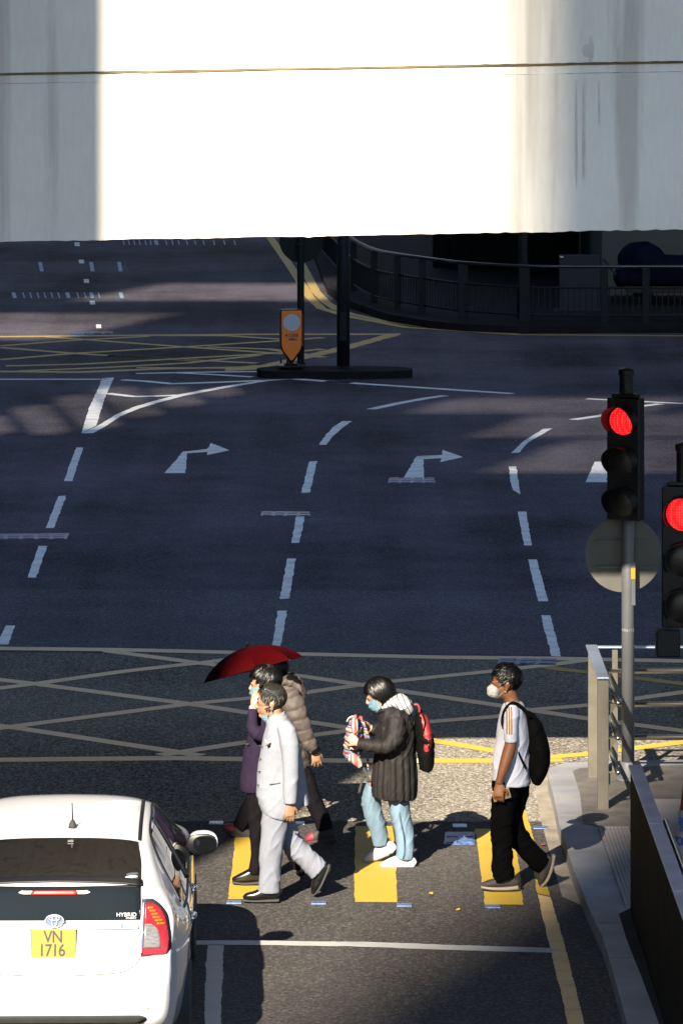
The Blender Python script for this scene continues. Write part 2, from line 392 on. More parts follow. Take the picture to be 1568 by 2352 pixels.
def tower_mat():
    m, t, b = newmat('tower_facade')
    b.inputs['Roughness'].default_value = 0.5
    tc = t.nodes.new('ShaderNodeTexCoord'); br = t.nodes.new('ShaderNodeTexBrick')
    br.inputs['Scale'].default_value = 0.3; br.inputs['Color1'].default_value = (0.02, 0.04, 0.08, 1); br.inputs['Color2'].default_value = (0.03, 0.055, 0.10, 1)
    br.inputs['Mortar'].default_value = (0.10, 0.13, 0.19, 1); br.inputs['Mortar Size'].default_value = 0.03
    t.links.new(tc.outputs['Generated'], br.inputs['Vector']); t.links.new(br.outputs[0], b.inputs['Base Color'])
    return m
M['tower'] = tower_mat()

# ------------------------------------------------------------------ ground, roads, markings
def flat(bm, pts):
    vs = [bm.verts.new(p) for p in pts]
    for t in tessellate_polygon([[Vector(p) for p in pts]]):
        f = bm.faces.new([vs[i] for i in t]); f.normal_update()
        if f.normal.z < 0: f.normal_flip()
def sheet(name, pts, m, z, kind='structure', parent=None):
    bm = bmesh.new()
    flat(bm, [(p[0], p[1], z) for p in pts])
    return fin(name, bm, m, parent, kind=kind, normals=False)
bm = bmesh.new()
bmesh.ops.create_grid(bm, x_segments=8, y_segments=8, size=500)
road = fin('road', bm, M['road'], kind='structure')
def Z(ox, oy, k):                 # coordinates of an enlarged crop -> picture coordinates
    return lambda p: (ox + k * p[0], oy + k * p[1])
z3 = Z(0, 1320.5, .5126); z4 = Z(0, 832.5, .5126); z5 = Z(746.4, 832.5, .524); z6 = Z(775.1, 1320.5, .5057)
r1 = Z(401.9, 2009.5, .6408); r2 = Z(401.9, 1665, .6408); z7 = Z(516.7, 516.7, .6705); z8 = Z(0, 516.7, .476)
ident = lambda p: p
def cv(f, pts): return [f(p) for p in pts]
def jag(pts, amp=0.012, step=0.045):
    """outline with the ragged edge of hand-laid paint"""
    out = []
    for i in range(len(pts)):
        a = pts[i]; b = pts[(i + 1) % len(pts)]
        n = max(1, int((b - a).length / step))
        for j in range(n):
            q = a.lerp(b, j / n)
            k = amp * .6 if j else 0
            r = random.uniform(-k, k) * .6
            out.append(q + Vector((r + 1.6 * k * noise.noise(q * 3), 1.6 * k * noise.noise(q * 3.3) + r, 0)))
    return out
def patchpoly(bm, pts, z=0.004, amp=0.012):
    ps = jag([G(*p) for p in pts], amp)
    flat(bm, [(p.x, p.y, z) for p in ps])
def ribbon(bm, pts, w, z=0.004, amp=0.005, step=0.12, w2=None):
    ps = [G(*p) for p in pts]
    d = []
    for a, b in zip(ps, ps[1:]):
        n = max(1, int((b - a).length / step))
        d += [a.lerp(b, j / n) for j in range(n)]
    d.append(ps[-1])
    L = R = None
    for i, c in enumerate(d):
        t = (d[min(i + 1, len(d) - 1)] - d[max(i - 1, 0)]).normalized()
        nn = Vector((-t.y, t.x, 0))
        ww = w if w2 is None else w + (w2 - w) * i / (len(d) - 1)
        a = bm.verts.new((c.x + nn.x * (ww / 2 + random.uniform(-amp, amp)), c.y + nn.y * ww / 2, z))
        b = bm.verts.new((c.x - nn.x * (ww / 2 + random.uniform(-amp, amp)), c.y - nn.y * ww / 2, z))
        if L: bm.faces.new((L, a, b, R))
        L, R = a, b
# coarser surfacing below the crossing and the pale strip behind the box
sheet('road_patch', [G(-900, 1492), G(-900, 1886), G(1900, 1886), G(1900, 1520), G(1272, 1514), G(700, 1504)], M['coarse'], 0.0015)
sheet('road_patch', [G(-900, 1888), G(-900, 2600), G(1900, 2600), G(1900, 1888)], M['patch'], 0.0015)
sheet('road_patch', [G(-300, 1352), G(-300, 1486), G(1900, 1512), G(1900, 1362)], M['pale'], 0.002)
# white lane lines
bm = bmesh.new()
for f, ps in [
    (z4, [(342, 382), (375, 382), (325, 533), (288, 533)]), (z4, [(262, 600), (298, 598), (243, 743), (206, 743)]),
    (z4, [(175, 823), (214, 823), (163, 965), (124, 965)]), (z3, [(28, 228), (70, 228), (38, 313), (-14, 313)]),
    (z4, [(1385, 445), (1420, 443), (1388, 585), (1350, 585)]), (z4, [(1328, 680), (1367, 680), (1340, 810), (1305, 810)]),
    (z4, [(1287, 880), (1325, 880), (1296, 1058), (1253, 1062)]), (z3, [(1245, 162), (1286, 162), (1256, 328), (1218, 328)]),
    (z5, [(805, 457), (837, 457), (845, 520), (855, 580), (822, 560), (810, 520)]), (z5, [(843, 655), (880, 655), (905, 803), (870, 803)]),
    (z5, [(887, 865), (927, 865), (976, 1048), (932, 1048)]), (z6, [(922, 185), (965, 185), (1013, 372), (970, 370)]),
    (z5, [(75, 258), (118, 258), (70, 292), (30, 328), (4, 362), (-28, 362), (0, 322), (32, 286)]),
    (z5, [(815, 398), (848, 398), (888, 352), (995, 290), (955, 292), (866, 348)]),
]: patchpoly(bm, cv(f, ps))
for f, ps, wd in [(z5, [(200, 206), (330, 178), (440, 158), (525, 146)], .17), (z5, [(1085, 252), (1215, 233), (1385, 192), (1470, 182)], .17),
                  (z5, [(1145, 160), (1568, 181)], .16), (ident, [(0, 871.5), (246, 871.5)], .16)]:
    ribbon(bm, cv(f, ps), wd)
fin('lane_markings', bm, M['white'], kind='structure')
bm = bmesh.new()      # the wedge before the island
patchpoly(bm, cv(z4, [(458, 72), (512, 68), (470, 160), (432, 285), (395, 304), (366, 318), (400, 205), (440, 120)]))
patchpoly(bm, cv(z4, [(396, 306), (434, 288), (520, 235), (600, 200), (700, 171), (800, 145), (1000, 108), (1180, 80), (1320, 74), (1200, 84), (1010, 116), (830, 150), (720, 178), (620, 209), (540, 243), (470, 290), (418, 318), (368, 319)]), z=0.005)
for f, ps, wd in [(z4, [(478, 140), (600, 154), (700, 152), (800, 148)], .2), (z4, [(550, 79), (660, 86), (770, 97), (980, 90), (1180, 82)], .2),
                  (z4, [(610, 51), (830, 46), (1150, 42)], .16), (z4, [(800, 48), (960, 56), (1130, 66)], .16),
                  (z4, [(1320, 75), (1568, 94)], .22), (z5, [(0, 84), (820, 138)], .2)]:
    ribbon(bm, cv(f, ps), wd, z=0.006)
fin('wedge_markings', bm, M['white'], kind='structure')
bm = bmesh.new()
for f, ps in [(z4, [(737, 497), (832, 497), (836, 440), (838, 408), (930, 402), (928, 416), (1028, 395), (945, 362), (930, 388), (850, 398), (820, 400), (800, 425)]),
              (z5, [(338, 517), (435, 517), (430, 470), (432, 425), (508, 421), (505, 438), (603, 416), (515, 384), (511, 406), (400, 412), (375, 455)]),
              (z5, [(1140, 526), (1238, 526), (1236, 450), (1300, 446), (1299, 452), (1372, 440), (1304, 426), (1302, 436), (1180, 436)])]:
    patchpoly(bm, cv(f, ps))
fin('turn_arrows', bm, M['white'], kind='structure')
bm = bmesh.new()      # stop line and lane line in front of the car
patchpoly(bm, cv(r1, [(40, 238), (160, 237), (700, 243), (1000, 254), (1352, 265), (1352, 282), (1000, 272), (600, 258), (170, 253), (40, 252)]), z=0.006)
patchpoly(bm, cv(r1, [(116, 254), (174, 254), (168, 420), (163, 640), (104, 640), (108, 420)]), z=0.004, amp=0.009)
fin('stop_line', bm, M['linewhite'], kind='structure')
# yellow box junction in front of the crossing
bm = bmesh.new()
BW = .17
ribbon(bm, [(-200, 1490), (0, 1490), (270, 1493), (700, 1503), (1000, 1510), (1272, 1513), (1568, 1519), (1800, 1524)], .22, z=.004)
ribbon(bm, [(-200, 1747), (0, 1746), (400, 1742), (780, 1748), (990, 1748)], .21, z=.004)
for ps in [[(246, 1496), (451, 1523), (651, 1548), (804, 1570), (906, 1586), (1149, 1622), (1351, 1652), (1568, 1680), (1700, 1698)],
           [(-150, 1545), (0, 1562), (82, 1572), (436, 1618), (707, 1659), (990, 1701)],
           [(-150, 1648), (0, 1668), (46, 1674), (405, 1728), (461, 1737)]]: ribbon(bm, ps, BW, z=.0055)
for ps in [[(-150, 1603), (0, 1582), (82, 1572), (287, 1543), (492, 1520), (610, 1504)],
           [(-150, 1695), (0, 1674), (436, 1618), (697, 1593), (836, 1573), (1129, 1543), (1281, 1526), (1350, 1517)],
           [(369, 1736), (559, 1707), (718, 1690), (804, 1679), (987, 1659), (1144, 1647), (1215, 1632), (1351, 1621), (1568, 1591), (1700, 1575)]]: ribbon(bm, ps, BW, z=.007)
fin('box_markings', bm, M['boxyellow'], kind='structure', normals=False)
bm = bmesh.new()
ribbon(bm, [(990, 1748), (1130, 1748), (1290, 1745)], .21, z=.004)
ribbon(bm, [(990, 1701), (1129, 1725), (1250, 1742)], BW, z=.0055)
ribbon(bm, [(1190, 1519), (1281, 1538), (1351, 1545), (1568, 1572), (1750, 1594)], BW, z=.0055)
ribbon(bm, [(1230, 1743), (1351, 1733), (1568, 1706), (1700, 1690)], BW, z=.007)
fin('box_markings', bm, M['freshyellow'], kind='structure', normals=False)
bm = bmesh.new()      # crossing bars and kerb line
for ps in [[(541, 1922), (632, 1922), (616, 2067), (524, 2067)], [(815, 1899), (902, 1899), (913, 2074), (814, 2073)], [(1091, 1905), (1180, 1905), (1201, 2080), (1112, 2079)]]:
    patchpoly(bm, ps, z=.006, amp=0.009)
patchpoly(bm, cv(r2, [(1215, 280), (1245, 270), (1250, 300), (1290, 425), (1318, 520), (1343, 615), (1297, 605), (1268, 450), (1222, 330)]), z=.004, amp=0.009)
fin('crossing_markings', bm, M['yellow'], kind='structure')
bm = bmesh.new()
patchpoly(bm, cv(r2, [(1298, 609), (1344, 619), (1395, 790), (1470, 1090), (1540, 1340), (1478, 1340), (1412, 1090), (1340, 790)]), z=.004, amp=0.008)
fin('kerb_line', bm, M['shadetan'], kind='structure', normals=False)
# the yellow box and double yellow lines of the far junction
bm = bmesh.new()
FW = .22
ribbon(bm, cv(z8, [(0, 540), (700, 533), (1350, 528)]) + [(919, 768)], .3, z=.004)
ribbon(bm, cv(z8, [(0, 708), (400, 711), (800, 694), (1180, 688), (1260, 680)]), .3, z=.004)
patchpoly(bm, cv(z7, [(545, 377), (608, 375), (430, 425), (280, 460), (100, 497), (0, 502), (0, 491), (110, 484), (280, 445), (480, 396)]), z=.006, amp=.03)
for ps in [[(230, 541), (870, 588), (1370, 623)], [(0, 592), (360, 621), (830, 649), (1000, 660)], [(520, 630), (850, 649), (1240, 668)], [(660, 690), (1130, 692)], [(700, 534), (1100, 536), (1370, 553)], [(1000, 590), (1300, 600), (1560, 640)]]:
    ribbon(bm, cv(z8, ps), FW, z=.0055)
for ps in [[(0, 585), (390, 556), (720, 539)], [(0, 652), (360, 621), (870, 591), (1340, 561), (1560, 545)], [(30, 682), (400, 673), (830, 649), (1370, 618), (1560, 600)], [(100, 706), (500, 690), (900, 668), (1250, 630)]]:
    ribbon(bm, cv(z8, ps), FW, z=.007)
ribbon(bm, cv(z7, [(150, 38), (160, 52), (200, 108), (235, 160), (270, 215), (290, 248), (330, 287), (420, 314), (620, 352), (1000, 377), (1568, 381)]), .2, z=.008)
ribbon(bm, cv(z7, [(258, 130), (270, 150), (310, 228), (345, 265), (380, 289), (430, 306), (540, 330), (700, 353), (1000, 374)]), .2, z=.008)
fin('far_box_markings', bm, M['faryellow'], kind='structure')
bm = bmesh.new()
for (x, y) in [(372, 94), (393, 177), (417, 271), (446, 376), (476, 490)]:
    patchpoly(bm, cv(z8, [(x - 12, y - 9), (x + 12, y - 9), (x + 15, y + 9), (x - 10, y + 9)]), amp=0)
fin('far_lane_markings', bm, M['white'], kind='structure')
bm = bmesh.new()
def grating(y0, y1, x0, x1, n, bright):
    patchpoly(bm, cv(z8, [(x0, y0), (x1, y0), (x1 + 14, y1), (x0 - 14, y1)]), z=.003, amp=0)
gr = sheet('transverse_joint', [G(*q) for q in cv(z8, [(-60, 180), (605, 174), (622, 230), (-60, 233)])], M['pale'], .003)
gr2 = sheet('transverse_joint', [G(*q) for q in cv(z8, [(60, 325), (595, 325), (615, 357), (45, 357)])], M['pale'], .003)
for (xs, ya, yb, sk) in [((195, 440, 575), 180, 225, 8), ((66, 112, 146, 181, 214, 248, 281, 325, 373, 408, 440, 475, 582), 327, 354, 8),
                         ((595, 620, 646, 672, 700, 725, 752, 800, 830, 860, 900, 940, 980, 1030, 1080, 1130), 76, 97, 6)]:
    for x in xs:
        wd = 9 if x in (195, 440, 575, 66, 325, 582, 752) else 3
        patchpoly(bm, cv(z8, [(x - wd, ya), (x + wd, ya), (x + wd + sk, yb), (x - wd + sk, yb)]), z=.006, amp=0)
fin('joint_markings', bm, mat('pale_joint_steel', (.20, .28, .44), .5), kind='structure')

# manhole covers and surface boxes
def cover(label, pts, z=.006, group='manhole covers in the carriageway'):
    ps = [G(*p) for p in pts]
    c = sum(ps, Vector()) / len(ps)
    t = thing('manhole_cover', label, 'manhole cover', c, group)
    u = (ps[1] - ps[0]); v = (ps[3] - ps[0])
    bm = bmesh.new()
    prism(bm, [p + Vector((0, 0, 0.0)) for p in ps], Vector((0, 0, z + .004)))
    fin('frame', bm, M['iron'], t)
    bm = bmesh.new()
    nx = max(2, int(u.length / .16)); ny = max(2, int(v.length / .16))
    for i in range(nx):
        for j in range(ny):
            a = (i + .14) / nx; b = (i + .86) / nx; cc = (j + .14) / ny; d = (j + .86) / ny
            q = [ps[0] + u * s + v * r for s, r in ((a, cc), (b, cc), (b, d), (a, d))]
            prism(bm, [k + Vector((0, 0, z + .0045)) for k in q], Vector((0, 0, .008)))
    fin('plate', bm, M['iron'], t)
cover('blue-grey iron manhole cover cutting the top of a white dash of the middle lane line', cv(z4, [(1168, 690), (1392, 692), (1385, 671), (1172, 671)]))
cover('long iron manhole cover at the left edge between two dashes of the left lane line', cv(z4, [(-40, 795), (300, 795), (312, 768), (-40, 772)]))
cover('iron manhole cover under the tail of the second turn arrow', cv(z5, [(275, 530), (482, 530), (478, 512), (280, 508)]), z=.0035)
cover('iron cover set in the yellow box lines behind the man in the white t-shirt', cv(z6, [(722, 408), (990, 412), (995, 388), (735, 384)]), z=.0095)
cover('small square iron cover beside the third yellow crossing bar, in the shadow', cv(r2, [(962, 430), (1072, 430), (1074, 388), (968, 388)]))
cover('dark iron gully cover at the far edge of the far yellow box', cv(z8, [(348, 528), (545, 528), (545, 516), (352, 517)]))
# reflective studs edging the crossing
for i, (x, y, lab) in enumerate([(497, 1891.5, 'pale rectangular road stud left of the umbrella carrier'), (683, 1892.5, 'pale rectangular road stud between the legs of the grey-suited man and the umbrella carrier'),
                  (1055, 1898, 'pale rectangular road stud above the small iron cover'), (538, 2074.5, 'blue-grey road stud under the first yellow bar by the car'),
                  (732, 2076, 'blue-grey road stud by the rear shoe of the grey-suited man'), (928, 2081, 'blue-grey road stud at the foot of the second yellow bar'),
                  (1131, 2084.5, 'blue-grey road stud at the foot of the third yellow bar'), (1240, 1903, 'blue-grey road stud by the kerb line behind the man in black trousers')]):
    t = G(x, y); bm = bmesh.new()
    box(bm, t.x - .06, t.x + .06, t.y - .05, t.y + .05, 0.001, .014, .005)
    setp(fin('road_stud', bm, M['stud' if i < 3 else 'studlit']), lab, 'road stud', 'studs edging the pedestrian crossing')
# small litter
for (x, y, c, lab) in [(1246, 1944, 'conered', 'scrap of red litter in the gutter by the kerb'), (989, 2057, 'yellow', 'dry yellow leaf lying right of the second yellow bar'), (1051, 2093, 'yellow', 'tiny dry leaf lying above the stop line')]:
    t = G(x, y); bm = bmesh.new()
    box(bm, t.x - .015, t.x + .015, t.y - .014, t.y + .014, 0.004, .009, .002)
    for v in bm.verts: v.co.z += .02 * noise.noise(v.co * 30) + .012
    setp(fin('litter' if c == 'conered' else 'fallen_leaf', bm, M[c]), lab, 'litter' if c == 'conered' else 'leaf')

# ------------------------------------------------------------------ pavements and island
def raised(name, outer, z, m, skirt_m=None, kind='structure'):
    bm = bmesh.new()
    top = [bm.verts.new((p[0], p[1], z)) for p in outer]; bot = [bm.verts.new((p[0], p[1], -.05)) for p in outer]
    for q in tessellate_polygon([[v.co for v in top]]): bm.faces.new([top[i] for i in q])
    for i in range(len(top)):
        j = (i + 1) % len(top); bm.faces.new((top[i], bot[i], bot[j], top[j]))
    return fin(name, bm, m, kind=kind)
KZ = .13
kerb_pts = [(1600, 1744), (1455, 1747), (1340, 1750), (1300, 1752), (1278, 1757), (1262, 1764), (1257, 1777), (1261, 1795), (1270, 1825), (1283, 1893), (1292, 1920), (1318, 2003), (1350, 2082), (1381, 2148), (1395, 2190), (1440, 2352), (1475, 2480), (1560, 2760)]
ko = [G(x, y, KZ) for x, y in kerb_pts]
ko = [Vector((8, ko[0].y + .6, KZ))] + ko
raised('kerb', ko + [Vector((8, ko[-1].y, KZ))], KZ, M['kerb'])
# paving behind the kerb stones (stepped 5 mm above so that it stays clear of the stone)
inner = [(1600, 1757), (1455, 1762), (1380, 1762), (1330, 1765), (1314, 1772), (1322, 1795), (1331, 1825), (1338, 1893), (1360, 1896), (1376, 1900), (1395, 1960), (1440, 2060), (1450, 2085), (1420, 2100), (1438, 2160), (1470, 2240), (1512, 2352), (1560, 2480), (1640, 2760)]
ki = [G(x, y, KZ) for x, y in inner]
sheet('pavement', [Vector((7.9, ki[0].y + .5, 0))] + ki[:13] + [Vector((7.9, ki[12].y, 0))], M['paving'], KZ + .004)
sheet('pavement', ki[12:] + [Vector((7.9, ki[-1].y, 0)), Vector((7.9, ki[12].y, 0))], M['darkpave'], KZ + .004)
sheet('pavement', [(2.62, 28, 0), (2.62, 37.0, 0), (7.5, 37.2, 0), (7.5, 28, 0)], M['slab'], KZ + .008)
bm = bmesh.new()          # ribbed tactile paving at the crossing
for i in range(8):
    a = G(1376 + 8.5 * i + 2, 1905, KZ); b = G(1440 + 8.5 * i, 2085, KZ)
    box(bm, -.017, .017, 0, (b - a).length, 0, .014, .004, M=Matrix.Translation((a.x, a.y, KZ + .004)) @ Matrix.Rotation(math.atan2(-(b - a).x, (b - a).y), 4, 'Z'))
fin('tactile_paving', bm, M['slab'], kind='structure')
sheet('gutter', [G(*p) for p in [(1228, 1800), (1257, 1775), (1270, 1830), (1288, 1920), (1322, 2010), (1355, 2090), (1290, 2060), (1262, 1960), (1240, 1880)]], M['gutter'], .003)
# kerb joints
bm = bmesh.new()
for y in (1835, 1872, 1950, 2002, 2060, 2120, 2200, 2290):
    i = next(k for k in range(len(kerb_pts) - 1) if kerb_pts[k][1] <= y <= kerb_pts[k + 1][1] and kerb_pts[k][0] < 1450 and k > 6)
    a, b = kerb_pts[i], kerb_pts[i + 1]; x = a[0] + (b[0] - a[0]) * (y - a[1]) / (b[1] - a[1])
    p = G(x + 3, y, KZ); q = G(x + 58, y + 1, KZ)
    box(bm, p.x, q.x, p.y - .006, p.y + .006, KZ, KZ + .002)
fin('kerb_joints', bm, M['gutter'], kind='structure')
# far pavement beyond the junction
far = cv(z7, [(250, 20), (300, 80), (330, 165), (352, 215), (390, 240), (430, 262), (560, 306), (700, 329), (830, 340), (1000, 346), (1568, 344), (2000, 344)])
fo = [G(x, y, .15) for x, y in far]
fl = raised('far_kerb', [Vector((fo[0].x - .5, 135, .15))] + fo + [Vector((40, fo[-1].y, .15)), Vector((40, 135, .15))], .15, M['darkpave'])
fi = [Vector((p.x + .25, p.y + .45, 0)) for p in fo]
sheet('far_pavement', [Vector((fi[0].x, 134, 0))] + fi + [Vector((40, fi[-1].y, 0)), Vector((40, 134, 0))], M['darkpave'], .154)
# traffic island
c = G(768, 847, .13); n = 40; ring = []
for k in range(n):
    th = 2 * math.pi * k / n
    ring.append(Vector((c.x + 1.34 * math.copysign(abs(math.cos(th)) ** .6, math.cos(th)) + random.uniform(-.02, .02), c.y + .52 * math.copysign(abs(math.sin(th)) ** .7, math.sin(th)), .13)))
raised('traffic_island', ring, .13, M['darkpave'])
IY = c.y

# ------------------------------------------------------------------ elevated road above the crossing
BY = 33.3
t = thing('elevated_road', 'cream painted concrete bridge spanning above the crossing with a sunlit band', 'bridge', (0, BY, 5.1))
def bridge_z(px, zl):      # the deck climbs gently to the right
    return zl + (px) * .0179
def face_block(z0, z1, y0, y1, jit, name, X=30.0):
    bm = bmesh.new()
    xs = []
    x = -X
    while x < X:
        xs.append(x); x += .05 if abs(x) < 3.2 else 1.0
    xs.append(X)
    prev = None
    for x in xs:
        j = (noise.noise(Vector((x * 2.3, 1, 3))) * jit * .7 + noise.noise(Vector((x * 14, 5, 3))) * jit * .9)
        lo = z0 + x * .0179 + j; hi = z1 + x * .0179
        r = [bm.verts.new((x, y0, lo)), bm.verts.new((x, y0, hi)), bm.verts.new((x, y1, hi)), bm.verts.new((x, y1, z0 + x * .0179))]
        if prev:
            for a in range(4): bm.faces.new((prev[a], prev[(a + 1) % 4], r[(a + 1) % 4], r[a]))
        else: bm.faces.new(r)
        prev = r
    bm.faces.new(prev)
    bmesh.ops.recalc_face_normals(bm, faces=bm.faces)
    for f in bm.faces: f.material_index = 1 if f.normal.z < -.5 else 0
    return fin(name, bm, [M['bridge'], M['soffit']], t)
face_block(5.165, 6.372, BY, BY + 7.6, .009, 'girder')
face_block(6.455, 7.75, BY + .004, BY + .30, .004, 'parapet')
face_block(6.455, 7.75, BY + 7.3, BY + 7.58, .004, 'parapet')
face_block(6.374, 6.436, BY + .012, BY + 7.55, .003, 'deck_edge')
bm = bmesh.new()
prev = None
for i in range(1201):
    x = -30 + i * .05
    wv = .014 + .010 * noise.noise(Vector((x * 1.2, 2, 1))) + .006 * noise.noise(Vector((x * 7, 2, 1)))
    zc = 6.447 + x * .0179
    r = [bm.verts.new((x, BY + .001, zc - wv * .6)), bm.verts.new((x, BY + .001, zc + wv * .5)), bm.verts.new((x, BY + .2, zc + wv * .5)), bm.verts.new((x, BY + .2, zc - wv * .6))]
    if prev:
        for a in range(4): bm.faces.new((prev[a], prev[(a + 1) % 4], r[(a + 1) % 4], r[a]))
    prev = r
fin('joint_seal', bm, M['stain'], t)
# water streaks below the outlets: thin crusts on the parapet face
bm = bmesh.new()
for (px, y0, y1, wd) in [(1268, 30, 150, 5), (1350, 80, 150, 16), (1420, -20, 148, 5), (1340, 175, 420, 5), (1322, 185, 440, 4), (1375, 170, 300, 3)]:
    for k in range(3):
        x = px + random.uniform(-wd, wd) * .5
        a = P(x, y0 + random.uniform(0, 25), BY); b = P(x + random.uniform(-2, 2), y1 - random.uniform(0, 20), BY)
        ww = wd * .0034 * random.uniform(.25, .6)
        yy = BY - .0015 if y0 > 160 else BY + .0025
        n0 = 10; pv = None
        for i in range(n0 + 1):
            q = a.lerp(b, i / n0); h = ww * (math.sin(math.pi * (i + .3) / (n0 + .6)) ** .7) * random.uniform(.7, 1.1)
            r = (bm.verts.new((q.x - h, yy - .0007 * k, q.z)), bm.verts.new((q.x + h, yy - .0007 * k, q.z)))
            if pv: bm.faces.new((pv[0], pv[1], r[1], r[0]))
            pv = r
M['streak'] = mat('water_streak', (0.46, 0.43, 0.39), 0.8, var=0.15, scale=6)
fin('water_streaks', bm, M['streak'], t)
bm = bmesh.new()
for x in (-22, 22): box(bm, x - .8, x + .8, BY + 2.9, BY + 4.7, 0, 5.1 + x * .0179, .05)
fin('pier', bm, M['bridge'], t)
# towers behind the viewpoint, between which the sun comes down the street
def tower(label, x0, x1, y0, y1, h):
    t = thing('office_tower', label, 'building', ((x0 + x1) / 2, (y0 + y1) / 2, 0))
    bm = bmesh.new(); box(bm, x0, x1, y0, y1, 0, h, .1); fin('facade', bm, M['tower'], t)
    bm = bmesh.new(); box(bm, x0 + 1, x1 - 1, y0 + 1, y1 - 1, h, h + 2.5, .1); fin('roof_plant', bm, M['tower'], t)
tower('tall office tower far behind the viewpoint, out of frame on the right', -11.0 + TA * -105, -38, -120, -105, 130)
tower('wide office block lining the left side of the junction, out of frame', -70, -31, 27, 135, 70)
tower('wide office block lining the right side of the junction, out of frame', 17, 60, 50, 84, 70)
tower('office block closing the far end of the street, hidden behind the bridge', -30, 70, 150, 170, 60)
# tower by the left kerb: a solid lower part and above it an added thin screen, gaps cut to throw faint sun patches
u0 = -13.72
t = thing('office_tower', 'office tower with a louvred top screen on the left, out of frame', 'building', (-40, 16, 0))
bm = bmesh.new(); box(bm, -75, u0 + TA * 12, 12, 20, 0, 28, .1); fin('facade', bm, M['tower'], t)
SYW = 16.3
holes = [(-30.5, -28.0, 35.2, 40.2), (-24.0, -20.2, 37.2, 39.0), (-21.9, -18.6, 34.8, 37.19), (-20.2, -16.6, 31.6, 34.79), (-38.9, -33.8, 53.2, 56.6), (-41.0, -35.4, 46.6, 51.0)]
hx = sorted({-90.0, u0} | {v for h in holes for v in h[:2]}); hz = sorted({28.0, 88.0} | {v for h in holes for v in h[2:]})
bm = bmesh.new()
for x0, x1 in zip(hx, hx[1:]):
    for z0, z1 in zip(hz, hz[1:]):
        cxu, czu = (x0 + x1) / 2, (z0 + z1) / 2
        if any(h[0] < cxu < h[1] and h[2] < czu < h[3] for h in holes): continue
        box(bm, x0 + TA * SYW, x1 + TA * SYW, SYW - .05, SYW + .05, z0, z1)
fin('screen', bm, M['tower'], t)  # added sun blocker, openings placed for light patches on the far road
for i, (a_, b_, c_, d_) in enumerate(holes):
    bm = bmesh.new()
    first = i == 0
    pitch, cover_ = (1.15, .80) if first else (.30, (.74 if i < 4 else .52))
    z = c_ - (2.3 if first else 0)
    while z < d_ + (2.3 if first else 0):
        q = min(z + pitch * cover_, d_ + (3 if first else 0))
        if first:      # raked slats: streaks of light
            for k in range(12):
                xa = a_ + (b_ - a_) * k / 12; xb = a_ + (b_ - a_) * (k + 1) / 12; dz = (k - 6) * -.28
                box(bm, xa + TA * SYW, xb + TA * SYW, SYW - .02, SYW + .02, z + dz, q + dz)
        else: box(bm, a_ + TA * SYW, b_ + TA * SYW, SYW - .02, SYW + .02, z, q)
        z += pitch
    fin('sun_patch_slats', bm, M['tower'], t)['kind'] = 'stuff'

